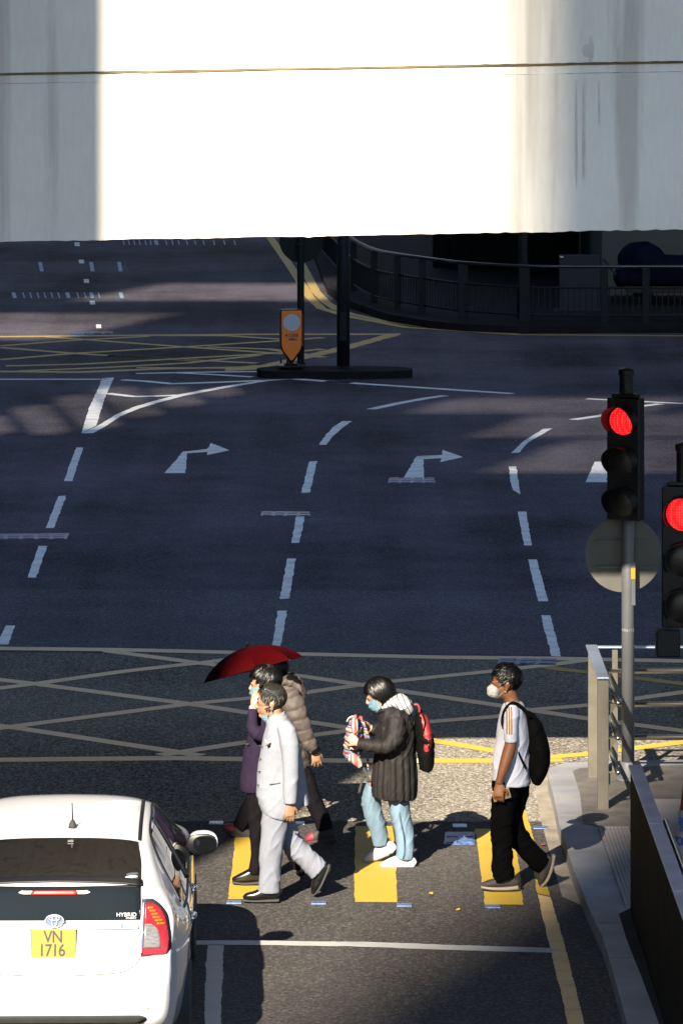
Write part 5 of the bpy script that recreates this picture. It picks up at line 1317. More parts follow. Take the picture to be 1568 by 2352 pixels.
for nm, L, m_ in [('strap', [(315, 640, 12, .008, .03), (345, 720, 15, .008, .02), (372, 800, 16, .008, .0), (405, 850, 14, .008, -.02)], 'serape'),
                  ('strap', [(335, 645, 11, .008, -.05), (365, 700, 13, .008, -.06), (395, 790, 14, .008, -.06), (418, 850, 12, .008, -.05)], 'serape'),
                  ('strap', [(395, 1000, 9, .006, -.02), (402, 1060, 11, .006, -.02), (404, 1130, 7, .006, -.02)], 'serape'),
                  ('webbing', [(345, 1090, 10, .003, -.1), (380, 1150, 12, .003, -.11), (415, 1250, 13, .003, -.12)], 'rubber'),
                  ('webbing', [(390, 1185, 8, .003, .02), (350, 1230, 11, .003, .02), (318, 1350, 12, .003, .02)], 'rubber'),
                  ('zip', [(205, 675, 8, .006, -.04), (225, 640, 7, .006, -.05), (270, 625, 7, .006, -.06), (298, 670, 8, .007, -.12), (298, 800, 8, .007, -.14)], 'conewhite'),
                  ('webbing', [(243, 780, 7, .004, -.125), (232, 850, 8, .004, -.14), (212, 920, 8, .004, -.125)], 'ink'), ('webbing', [(310, 930, 6, .004, -.125), (316, 1000, 7, .004, -.14)], 'ink'), ('clasp', [(318, 632, 14, .02, 0), (350, 640, 16, .02, 0)], 'redbag')]:
    bm = bmesh.new(); loft(bm, D.secs(L), sub=4, n=8, p=4); fin(nm, bm, M[m_], pb_, True)

# --- man in the white t-shirt ------------------------------------------------------------
E = Fig(1062.2, 1492.8, .25632, 34.05)
g0 = E.pt(360, 2150)
T = thing('person', 'man in a white t-shirt with gold shoulder stripes, black trousers and a white mask', 'person', (g0.x, E.Y, 0))
tk = [(448, 452, 52, .07), (448, 490, 92, .14), (450, 540, 112, .195), (452, 640, 134, .20), (450, 780, 150, .19), (438, 920, 160, .18), (432, 1050, 168, .175), (432, 1160, 172, .175), (432, 1200, 172, .175)]
slv = [(445, 520, 62, .06, -.15), (434, 600, 68, .066, -.19), (430, 700, 64, .068, -.205), (430, 825, 58, .066, -.21)]
slv2 = [(445, 520, 60, .06, .15), (440, 640, 66, .066, .19), (430, 800, 58, .062, .2)]
armb = [(440, 560, 46, .05, -.18), (432, 700, 50, .05, -.20), (430, 830, 54, .052, -.21), (405, 930, 56, .052, -.215), (372, 1040, 50, .046, -.225), (338, 1140, 36, .036, -.23), (325, 1195, 31, .03, -.23)]
armf = [(440, 560, 46, .05, .18), (430, 760, 48, .05, .2), (450, 900, 46, .045, .21), (470, 1040, 40, .04, .21)]
leg1 = [(395, 1190, 140, .12, -.05), (375, 1320, 118, .11, -.07), (352, 1500, 105, .098, -.08), (350, 1680, 98, .09, -.08), (352, 1830, 94, .086, -.08), (356, 1960, 98, .084, -.08), (378, 2060, 92, .08, -.08)]
leg2 = [(470, 1190, 135, .12, .07), (470, 1320, 115, .11, .09), (450, 1470, 92, .095, .1), (470, 1620, 96, .088, .1), (560, 1765, 96, .084, .1), (660, 1870, 96, .08, .1), (728, 1930, 92, .076, .1)]
hf = Head(E.pt(376, 288, 0), 1.06, .05, -.06)
def ex(bm):
    hf.flesh(bm, E.pt(445, 490), .062)
    w_ = E.pt(325, 1195, -.23)
    hand(bm, w_, E.pt(318, 1330, -.25) - w_, Vector((.25, 1, 0)), 1.06, (.45, .6, .5), -1, thumb=.9)
    w2 = E.pt(480, 1100, .21); hand(bm, w2, Vector((.1, 0, -1)), Vector((0, -1, 0)), 1.0, (.3, .4, .4))
skinbody(E, [tk, leg1, leg2, ], M['skintan'], T, lambda bm: (ex(bm), loft(bm, E.secs(armb), sub=3, n=16), loft(bm, E.secs(armf), sub=3, n=16)))
hf.eyes(T)
M['fade'] = mat('cropped_side_hair', (0.035, 0.020, 0.013), 0.7, var=0.5, scale=60)
hf.hair(lambda x, y, z: y > .03 and z > (-.05 if x > .05 else -.022) and z < .07 and x > -.05 - .3 * (z - .02) and not (x > -.012 and x < .045 and z < .004), (.104, .0785, .098), (.018, 0, .034), T, M['fade'], .001, .004)
hf.hair(lambda x, y, z: z > (-.085 if x > .06 else (-.005 + max(0, .05 - x) * .55 if x > -.045 else .062)) and not (x > -.02 and x < .05 and z < .002 and y > .05), (.110, .083, .104), (.018, 0, .034), T, M['hair'], .0035, .007, 34)
hf.strands(lambda x, y, z: z > (-.07 if x > .06 else (.0 if x > -.045 else .062)) and not (x > -.02 and x < .05 and z < .002 and y > .05), (.112, .085, .107), (.018, 0, .034), (.06, 0, .10), T, ['lockdark', 'locksheen'], 620, .035, .016, .0028, seed=9, part=(-.35, 0, .1))

ts = cloth('t_shirt', E, [tk, slv, slv2], M['whitecloth'], T, disp=wrinkle(.0075, 5, 7, 3.6, 1.1))
dg = bpy.context.evaluated_depsgraph_get(); 
bvh = BVHTree.FromPolygons([v.co + Vector(origin(ts)) for v in ts.data.vertices], [p.vertices[:] for p in ts.data.polygons])
for k, xo in enumerate((-22, 0, 22)):       # three stripes down shoulder and sleeve, lying on the cloth
    pts = [E.pt(426 + xo * .9 + (14 if i == 0 else 0) * (k - 0), 462 + i * 18, -.5) for i in range(20)]
    bm = bmesh.new(); pv = None
    for q in pts:
        h_, nn, _, _ = bvh.ray_cast(q, Vector((0, 1, 0)))
        if h_ is None: pv = None; continue
        ww = E.m(5.5); n2 = Vector(nn) * .0035
        l = bvh.ray_cast(Vector((q.x - ww, q.y, q.z)), Vector((0, 1, 0))); r_ = bvh.ray_cast(Vector((q.x + ww, q.y, q.z)), Vector((0, 1, 0)))
        if l[0] is None or r_[0] is None: pv = None; continue
        r = (bm.verts.new(l[0] + l[1] * .003), bm.verts.new(r_[0] + r_[1] * .003))
        if pv: bm.faces.new((pv[0], pv[1], r[1], r[0]))
        pv = r
    fin('sleeve_stripe', bm, M['goldband'], ts, True)
cloth('trousers', E, [leg1, leg2], M['blackcloth'], T, disp=wrinkle(.009, 6, 7, 8.0))
shoe(E, 'trainer', [(166, 2105, 16, .026, -.08), (220, 2095, 28, .042, -.08), (290, 2085, 38, .048, -.08), (380, 2075, 48, .046, -.08), (450, 2080, 46, .042, -.08), (492, 2100, 34, .034, -.08)], M['sneakerdark'], T, [(162, 2120, 13, .032, -.08), (260, 2132, 15, .05, -.08), (400, 2132, 18, .048, -.08), (498, 2122, 22, .042, -.08)], M['sole'])
shoe(E, 'trainer', [(690, 2105, 16, .026, .1), (705, 2040, 36, .042, .1), (726, 1975, 46, .046, .1), (755, 1905, 52, .046, .1), (785, 1850, 40, .036, .1)], M['sneakerdark'], T, [(700, 2116, 12, .03, .1), (752, 2060, 14, .048, .1), (795, 1950, 16, .046, .1), (815, 1835, 17, .038, .1)], M['sole'])
# white duckbill mask: a folded cup standing off the face
bm = bmesh.new(); n = 14; rows = []
prof = [(-.088, .012, -.030), (-.118, .030, -.036), (-.135, .006, -.046)]
def ring(xc, zt_, zb_, yw, k=16):
    return [bm.verts.new(hf.p(xc + (.052 * (abs(math.sin(a)) ** 2.2)) , yw * math.sin(a), 0)) for a in []]
cup = [(-.045, .060, -.010, -.112), (-.075, .056, -.006, -.116), (-.100, .046, -.010, -.110), (-.122, .032, -.024, -.100), (-.134, .014, -.036, -.088)]
prev = None
for (x, yw, zt_, zb_) in cup:
    r = []
    for i in range(20):
        a = 2 * math.pi * i / 20; zc_2 = (zt_ + zb_) / 2; rz = (zt_ - zb_) / 2
        r.append(bm.verts.new(hf.p(x, yw * math.copysign(abs(math.cos(a)) ** .8, math.cos(a)), zc_2 + rz * math.copysign(abs(math.sin(a)) ** .8, math.sin(a)))))
    if prev:
        for i in range(20): bm.faces.new((prev[i], prev[(i + 1) % 20], r[(i + 1) % 20], r[i]))
    prev = r
bm.faces.new(prev); bmesh.ops.solidify(bm, geom=list(bm.faces), thickness=.002)
fin('face_mask', bm, M['maskwhite'], T, True)
hf.strap(T, [(-.052, -.062, -.022), (-.02, -.074, -.002), (.012, -.082, .012)], .0022); hf.strap(T, [(-.050, -.062, -.098), (-.02, -.072, -.068), (.012, -.082, -.045)], .0022)
bk = thing('backpack', 'plain black backpack on the man in the white t-shirt', 'backpack', E.pt(680, 900))
cloth('body', E, [[(575, 560, 26, .09), (622, 640, 62, .14), (655, 760, 86, .16), (680, 900, 96, .165), (685, 1020, 92, .165), (672, 1110, 76, .16), (660, 1165, 54, .14), (655, 1190, 36, .12)]], M['blackbag'], bk, disp=wrinkle(.006, 6, 6, 1.0))
for dy, nm in ((-1, 'strap'),):
    bm = bmesh.new(); loft(bm, E.secs([(360, 705, 7, .012, -.175), (348, 640, 9, .02, -.185), (370, 550, 12, .026, -.19), (425, 488, 14, .03, -.165), (480, 482, 14, .03, -.14), (545, 530, 15, .03, -.13), (600, 600, 16, .03, -.12)]), sub=4, n=10, p=4); fin(nm, bm, M['blackbag'], bk, True)
    bm = bmesh.new(); loft(bm, E.secs([(486, 885, 9, .012, -.165), (520, 970, 10, .014, -.165), (565, 1060, 12, .014, -.15)]), sub=4, n=10, p=4); fin(nm, bm, M['blackbag'], bk, True)
ph = thing('phone', 'pale gold phone in the lowered hand of the man in the white t-shirt', 'phone', E.pt(345, 1300, -.225))
c_ = E.pt(345, 1297, -.215); MP = Matrix.Translation(c_) @ Matrix.Rotation(math.radians(-15), 4, 'Y')
w2_ = E.m(80); h2_ = E.m(48)
bm = bmesh.new(); box(bm, -w2_, w2_, -.005, .004, -h2_, h2_, .003, MP); fin('case', bm, M['gold'], ph)
bm = bmesh.new(); box(bm, -w2_ * .95, w2_ * .95, .0042, .006, -h2_ * .92, h2_ * .92, .0005, MP); fin('screen', bm, M['ink'], ph)

# ------------------------------------------------------------------ white hatchback
CO = Vector(((123.5 - CX) * 28.2 / F, 28.15, 0))
car = thing('hatchback_car', 'white hatchback with lit tail lamps waiting at the stop line, seen from behind', 'car', CO)
CM = Matrix.Translation(CO) @ Matrix.Rotation(.022, 4, 'Z')
# stations: y, then half sections (x, z) from the sill up to the centre of the roof
ST = [
 (-.010, [(.36, .44), (.40, .46), (.44, .50), (.44, .55), (.42, .60), (.38, .63), (.30, .645), (.16, .65), (0, .652)]),
 (.010, [(.56, .40), (.60, .43), (.63, .49), (.63, .56), (.60, .63), (.54, .665), (.42, .68), (.22, .687), (0, .69)]),
 (.050, [(.64, .36), (.68, .40), (.705, .47), (.71, .57), (.69, .66), (.64, .705), (.50, .73), (.27, .742), (0, .745)]),
 (.090, [(.68, .33), (.72, .38), (.745, .47), (.75, .59), (.735, .72), (.70, .80), (.56, .845), (.30, .862), (0, .868)]),
 (.120, [(.70, .31), (.745, .37), (.772, .47), (.778, .60), (.765, .76), (.735, .89), (.59, .945), (.32, .968), (0, .975)]),
 (.165, [(.72, .29), (.77, .36), (.797, .47), (.803, .61), (.792, .80), (.755, .965), (.600, 1.035), (.33, 1.058), (0, 1.065)]),
 (.207, [(.735, .27), (.79, .34), (.815, .47), (.824, .62), (.815, .84), (.762, 1.03), (.598, 1.125), (.33, 1.155), (0, 1.165)]),
 (.250, [(.745, .26), (.80, .33), (.83, .47), (.840, .63), (.832, .87), (.760, 1.085), (.597, 1.195), (.33, 1.225), (0, 1.235)]),
 (.340, [(.75, .25), (.81, .33), (.838, .47), (.848, .64), (.842, .89), (.752, 1.12), (.597, 1.225), (.33, 1.250), (0, 1.258)]),
 (.500, [(0.765, 0.240), (0.825, 0.320), (0.855, 0.480), (0.863, 0.660), (0.855, 0.900), (0.718, 1.165), (0.584, 1.257), (0.330, 1.285), (0.000, 1.293)]),
 (.800, [(0.775, 0.230), (0.835, 0.320), (0.868, 0.500), (0.874, 0.680), (0.862, 0.910), (0.672, 1.240), (0.561, 1.322), (0.330, 1.350), (0.000, 1.357)]),
 (1.15, [(0.780, 0.220), (0.840, 0.310), (0.870, 0.500), (0.875, 0.680), (0.862, 0.910), (0.640, 1.305), (0.543, 1.388), (0.330, 1.418), (0.000, 1.425)]),
 (1.55, [(0.780, 0.210), (0.840, 0.300), (0.868, 0.500), (0.874, 0.670), (0.860, 0.905), (0.632, 1.350), (0.540, 1.428), (0.330, 1.458), (0.000, 1.465)]),
 (2.00, [(0.780, 0.210), (0.840, 0.300), (0.866, 0.500), (0.873, 0.670), (0.858, 0.900), (0.630, 1.365), (0.537, 1.444), (0.330, 1.476), (0.000, 1.484)]),
 (2.40, [(0.780, 0.210), (0.840, 0.300), (0.866, 0.500), (0.873, 0.670), (0.857, 0.895), (0.634, 1.340), (0.535, 1.416), (0.330, 1.450), (0.000, 1.460)]),
 (2.80, [(0.780, 0.210), (0.840, 0.300), (0.866, 0.500), (0.873, 0.670), (0.856, 0.890), (0.660, 1.220), (0.545, 1.296), (0.330, 1.335), (0.000, 1.345)]),
 (3.30, [(0.780, 0.210), (0.840, 0.300), (0.866, 0.500), (0.872, 0.660), (0.850, 0.885), (0.725, 1.030), (0.579, 1.087), (0.330, 1.125), (0.000, 1.135)]),
 (3.60, [(0.780, 0.220), (0.840, 0.300), (0.866, 0.500), (0.870, 0.650), (0.845, 0.870), (0.775, 0.955), (0.620, 0.990), (0.330, 1.015), (0.000, 1.020)]),
 (4.00, [(0.760, 0.220), (0.820, 0.300), (0.845, 0.480), (0.845, 0.620), (0.815, 0.800), (0.740, 0.870), (0.600, 0.900), (0.330, 0.920), (0.000, 0.925)]),
 (4.30, [(0.660, 0.240), (0.720, 0.300), (0.750, 0.450), (0.745, 0.570), (0.710, 0.690), (0.640, 0.745), (0.500, 0.765), (0.270, 0.780), (0.000, 0.785)]),
 (4.43, [(0.450, 0.280), (0.500, 0.330), (0.530, 0.430), (0.520, 0.520), (0.500, 0.580), (0.450, 0.610), (0.360, 0.620), (0.200, 0.630), (0.000, 0.630)]),
]
for k, (y, sec) in enumerate(ST):
    if .7 < y < 3.0:
        d_ = {.8: .012, 1.15: .028, 1.55: .040, 2.0: .045, 2.4: .04, 2.8: .02}[round(y, 2)]
        ST[k] = (y, sec[:5] + [(x, z - d_) for x, z in sec[5:]])
WY = [(-.010, .60), (.010, .705), (.050, .747), (.090, .762), (.120, .771), (.165, .782), (.207, .792), (.250, .801), (.340, .815), (.500, .838), (.800, .866)]
for k, (y, w_) in enumerate(WY):
    sec = list(ST[k][1])
    for j, d_ in enumerate((.09, .035, .007, .0, .010)): sec[j] = (w_ - d_, sec[j][1])
    if y < .1: sec[5] = (w_ - .05, sec[5][1]); sec[6] = (min(w_ - .14, .58), sec[6][1])
    ST[k] = (y, sec)
def carmesh():
    ys = []
    for i, (y, sec) in enumerate(ST): ys.append((y,) + tuple(c for p in sec for c in p))
    dense = cat(ys, 5)
    bm = bmesh.new(); rows = []
    for d in dense:
        half = [(d[1 + 2 * k], d[2 + 2 * k]) for k in range(9)]
        half = cat(half, 4)
        full = [(x, z) for x, z in half] + [(-x, z) for x, z in reversed(half[:-1])]
        rows.append([bm.verts.new((x, d[0], z)) for x, z in full])
    for a, b in zip(rows, rows[1:]):
        for k in range(len(a) - 1): bm.faces.new((a[k], b[k], b[k + 1], a[k + 1]))
    bm.faces.new(rows[0]); bm.faces.new(list(reversed(rows[-1])))
    for a, b in zip(rows, rows[1:]): bm.faces.new((a[0], a[-1], b[-1], b[0]))
    bmesh.ops.recalc_face_normals(bm, faces=bm.faces)
    return bm
bm = carmesh()
CB = BVHTree.FromBMesh(bm)
for v in bm.verts: v.co = CM @ v.co
CMi = CM.inverted()
def opening(p, n):
    if n.z > .5 and .42 < p.y < 1.03 and abs(p.x) < .525: return True
    if abs(n.x) > .35 and .965 < p.z < 1.33:
        f0 = 1.06 - .1 * (p.z - 1) + (max(0, p.z - 1.16) * 2.2)
        if f0 < p.y < 1.80: return True
        if 1.96 < p.y < 3.16 - max(0, p.z - .97) * 2.1: return True
    return False
dead = [f for f in bm.faces if opening(CMi @ f.calc_center_median(), f.normal if abs(f.normal.z) > .5 else f.normal)]
bmesh.ops.delete(bm, geom=dead, context='FACES')
me = bpy.data.meshes.new('body'); bm.to_mesh(me); bm.free()
body = link('body', me, M['carpaint'], car, True)
DIR = {'rear': Vector((0, 1, 0)), 'right': Vector((-1, 0, 0)), 'left': Vector((1, 0, 0)), 'top': Vector((0, 0, -1))}
def hit(side, a, b):
    o = {'rear': Vector((a, -2, b)), 'right': Vector((3, a, b)), 'left': Vector((-3, a, b)), 'top': Vector((a, b, 4))}[side]
    return CB.ray_cast(o, DIR[side])
def skinned(name, side, rows, m, parent=car, off=.004, thick=.004, nc=14, nr=4, smooth=True):
    """panel lying on the body: rows of (level, from, to) seen from one side"""
    rows = cat(rows, nr) if nr > 1 else rows
    bm = bmesh.new(); pv = None
    for lv, a, b in rows:
        r = []
        for i in range(nc + 1):
            t = a + (b - a) * i / nc
            h_ = hit(side, t, lv) if side != 'top' else hit(side, t, lv)
            if h_[0] is None: r.append(None); continue
            r.append(bm.verts.new(h_[0] + h_[1] * off))
        if pv:
            for i in range(nc):
                q = (pv[i], pv[i + 1], r[i + 1], r[i])
                if None not in q: bm.faces.new(q)
        pv = r
    bmesh.ops.recalc_face_normals(bm, faces=bm.faces)
    if thick: bmesh.ops.solidify(bm, geom=list(bm.faces), thickness=thick)
    for v in bm.verts: v.co = CM @ v.co
    return fin(name, bm, m, parent, smooth)
def line(name, side, pts, r, m, parent=car, off=.001, sub=4):
    pp = []
    for a, b in cat(pts, sub):
        h_ = hit(side, a, b)
        if h_[0] is not None: pp.append(CM @ (h_[0] + h_[1] * off))
    bm = bmesh.new(); tube(bm, pp, r, 6); return fin(name, bm, m, parent, True)
M['seam'] = mat('panel_gap', (0.01, 0.01, 0.01), 0.9)
M['glassdark'] = M['glass']
def seethrough(name, tint):
    m = bpy.data.materials.new(name); m.use_nodes = True; t = m.node_tree; t.nodes.clear()
    o = t.nodes.new('ShaderNodeOutputMaterial'); mx = t.nodes.new('ShaderNodeMixShader'); tr = t.nodes.new('ShaderNodeBsdfTransparent'); gl = t.nodes.new('ShaderNodeBsdfGlossy')
    fr = t.nodes.new('ShaderNodeFresnel'); fr.inputs[0].default_value = 1.5; gl.inputs['Roughness'].default_value = .01; gl.inputs['Color'].default_value = (.9, .9, .9, 1)
    n = t.nodes.new('ShaderNodeTexNoise'); n.inputs['Scale'].default_value = 2
    r = t.nodes.new('ShaderNodeValToRGB'); r.color_ramp.elements[0].color = tuple(c * .9 for c in tint) + (1,); r.color_ramp.elements[1].color = tuple(tint) + (1,)
    t.links.new(n.outputs['Fac'], r.inputs[0]); t.links.new(r.outputs[0], tr.inputs[0])
    t.links.new(fr.outputs[0], mx.inputs[0]); t.links.new(tr.outputs[0], mx.inputs[1]); t.links.new(gl.outputs[0], mx.inputs[2]); t.links.new(mx.outputs[0], o.inputs[0])
    return m
M['cabinglass'] = seethrough('cabin_glass', (.26, .34, .30))
M['trim'] = mat('dark_cabin_trim', (.006, .006, .006), .8)
M['seatcloth'] = mat('grey_seat_cloth', (.05, .056, .05), .9, bump=.2)
# dark cabin: liner, parcel shelf, seats with headrests
def cb(name, x0, x1, y0, y1, z0, z1, m, bev=.02):
    bm = bmesh.new(); box(bm, x0, x1, y0, y1, z0, z1, bev, CM); return fin(name, bm, m, car, True)
cb('cabin_floor', -.70, .70, .45, 3.2, .45, .62, M['trim']); cb('parcel_shelf', -.56, .56, .40, 1.06, .98, 1.0, M['trim'], .004)
bm = bmesh.new(); prism(bm, [CM @ Vector((x, 3.15, z)) for x, z in ((-.7, .6), (.7, .6), (.62, .98), (-.62, .98))], Vector((0, -.3, 0))); fin('dashboard', bm, M['trim'], car)
for x in (-.36, .36): cb('front_seat', x - .24, x + .24, 2.05, 2.2, .6, 1.12, M['trim'], .05); cb('headrest', x - .12, x + .12, 2.07, 2.17, 1.15, 1.30, M['trim'], .04)
cb('rear_seat', -.62, .62, 1.12, 1.26, .6, 1.05, M['trim'], .05)
for x in (-.30, .04, .38):
    cb('headrest', x - .10, x + .10, 1.10, 1.20, 1.145, 1.225, M['seatcloth'], .03)
    for dx in (-.06, .06): cb('headrest_post', x + dx - .005, x + dx + .005, 1.145, 1.155, 1.0, 1.15, M['chrome'], .001)
# rear window, spoiler band, lower window
skinned('rear_window', 'top', [(1.06, -.525, .525), (.92, -.535, .535), (.70, -.553, .553), (.50, -.558, .558), (.385, -.560, .560)], M['cabinglass'], off=.003, nc=24, thick=.0)
sp = skinned('spoiler', 'top', [(.375, -.566, .566), (.33, -.570, .570), (.295, -.570, .570)], M['black'], off=.012, thick=.02, nc=24, nr=2)
skinned('lower_window', 'rear', [(1.232, -.560, .560), (1.18, -.563, .563), (1.10, -.564, .564), (1.032, -.562, .562)], M['glass'], off=.003, nc=24)
bl_ = skinned('brake_lamp', 'rear', [(1.205, -.13, .13), (1.198, -.15, .15), (1.186, -.14, .14)], mat('lit_brake_lamp', (.5, .02, .01), .3, emit=(1, .06, .03), estr=.10), off=.016, thick=.01, nc=12, nr=2)
skinned('lamp_bezel', 'rear', [(1.207, .14, .21), (1.196, .15, .235), (1.186, .15, .20)], M['conewhite'], off=.016, thick=.006, nr=2); skinned('lamp_bezel', 'rear', [(1.207, -.21, -.14), (1.196, -.235, -.15), (1.186, -.20, -.15)], M['conewhite'], off=.016, thick=.006, nr=2)
# hatch lip above the plate and panel seams
skinned('plate_lip', 'rear', [(1.008, -.545, .545), (.992, -.55, .55), (.978, -.545, .545)], M['carpaint'], off=.020, thick=.022, nc=24, nr=2)
line('hatch_seam', 'rear', [(.572, 1.16), (.574, 1.0), (.568, .86), (.562, .80), (.50, .745), (.43, .718), (.2, .705), (0, .702), (-.2, .705), (-.43, .718), (-.50, .745), (-.562, .80), (-.568, .86), (-.574, 1.0), (-.572, 1.16)], .0035, M['seam'])
line('bumper_crease', 'rear', [(-.62, .50), (-.3, .486), (0, .482), (.3, .486), (.62, .50)], .004, M['carpaint'], off=.002)
skinned('diffuser', 'rear', [(.455, -.56, .56), (.44, -.60, .60), (.42, -.60, .60), (.40, -.56, .56)], M['rubber'], off=.003, nc=20, nr=2)
# number plate
c0, n0 = hit('rear', 0, .905)[:2]
PM = CM @ Matrix.Translation((0, c0.y - .012, .898)) @ Matrix.Rotation(math.radians(-8), 4, 'X')
bm = bmesh.new(); box(bm, -.146, .146, -.004, .004, -.092, .092, .004, PM); pl = fin('number_plate', bm, M['plate'], car)
for s_, z in (('VN', .040), ('1716', -.046)):
    wds = {'V': .060, 'N': .062, '1': .034, '7': .052, '6': .054}
    tot = sum(wds[c] for c in s_); x = -tot / 2 - .006
    for c in s_:
        text(c, .108, PM @ Matrix.Translation((x + wds[c] / 2, -.0052, z)) @ FRONT, M['ink'], pl, 'character', .0008, sx=.86, bold=.0012); x += wds[c]
bm = bmesh.new(); box(bm, -.15, .15, -.002, .02, -.096, .096, .003, PM @ Matrix.Translation((0, .008, 0))); fin('plate_holder', bm, M['rubber'], car)
# oval emblem of three crossing rings
c1 = hit('rear', .004, 1.0)[0]
EM = CM @ Matrix.Translation((.004, .118, .985)) @ Matrix.Rotation(math.radians(-18), 4, 'X')
c1 = hit('rear', .004, 1.0)[0]; EM = CM @ Matrix.Translation((.004, c1.y - .016, 1.036)) @ Matrix.Rotation(math.radians(-18), 4, 'X')
def oring(a, b, cx_, cz_, r, wv=1.0):
    bm = bmesh.new(); pts = [EM @ Vector((cx_ + a * math.cos(t), -.004, cz_ + b * math.sin(t))) for t in [2 * math.pi * i / 40 for i in range(41)]]
    tube(bm, pts, r, 8); return bm
bm = bmesh.new(); prism(bm, [EM @ Vector((.060 * math.cos(t), 0, .040 * math.sin(t))) for t in [2 * math.pi * i / 40 for i in range(40)]], EM.to_3x3() @ Vector((0, .008, 0))); em = fin('emblem', bm, mat('emblem_blue', (.012, .04, .10), .3), car)
M['emblemring'] = mat('silver_ring', (.20, .21, .22), .3, .3)
for a, b, z in ((.060, .040, 0), (.035, .014, .017), (.016, .037, .0)): fin('ring', oring(a, b, 0, z, .0058), M['emblemring'], em, True)
# badges
hb_ = hit('rear', .42, .99)[0]
BMx = CM @ Matrix.Translation((.425, hb_.y - .016, 1.005)) @ Matrix.Rotation(math.radians(-18), 4, 'X')
bm = bmesh.new(); box(bm, -.038, .038, -.004, .003, -.014, .014, .003, BMx); bd = fin('badge', bm, mat('silver_badge', (.12, .13, .14), .35, .2), car)
bm = bmesh.new(); box(bm, .012, .022, -.0055, -.0038, -.0135, .0135, 0, BMx); fin('badge_wave', bm, M['blueink'], bd)
hh_ = hit('rear', .48, 1.03)[0]
text('HYBRID', .036, CM @ Matrix.Translation((.470, hh_.y - .004, 1.068)) @ Matrix.Rotation(math.radians(-22), 4, 'X') @ FRONT, M['maskwhite'], car, 'script', .0008, sx=1.05)
text('SYNERGY', .016, CM @ Matrix.Translation((.50, hh_.y - .004, 1.046)) @ Matrix.Rotation(math.radians(-22), 4, 'X') @ FRONT, M['maskwhite'], car, 'script', .0006, sx=1.0)
# tail lamps
for sgn, nm in ((1, 'r'), (-1, 'l')):
    def R2(rows): return [(z, sgn * a, sgn * b) for z, a, b in rows]
    lamp = skinned('tail_lamp', 'rear', R2([(1.155, .577, .640), (1.12, .575, .690), (1.06, .573, .735), (.98, .570, .752), (.90, .566, .758), (.84, .562, .742), (.812, .562, .60)]), M['black'], off=.004, nc=16)
    skinned('chrome_edge', 'rear', R2([(1.150, .575, .586), (1.05, .573, .583), (.93, .569, .578), (.818, .563, .572)]), M['chrome'], lamp, off=.009, nc=3)
    skinned('red_lens', 'rear', R2([(1.130, .590, .640), (1.09, .588, .690), (1.03, .586, .722), (.95, .584, .738), (.89, .580, .742), (.832, .574, .735), (.822, .574, .69)]), M['redlens'], lamp, off=.010, nc=14)
    skinned('clear_lens', 'rear', R2([(1.005, .588, .630), (.975, .586, .668), (.93, .584, .684), (.862, .580, .690)]), M['clearlens'], lamp, off=.015, nc=10)
    for k in range(6):
        z = 1.108 - .019 * k
        skinned('amber_lens', 'rear', R2([(z, .602 + .012 * k, .640 + .015 * k), (z - .015, .604 + .012 * k, .648 + .015 * k)]), M['amberlens'], lamp, off=.0145, nc=4, nr=1)
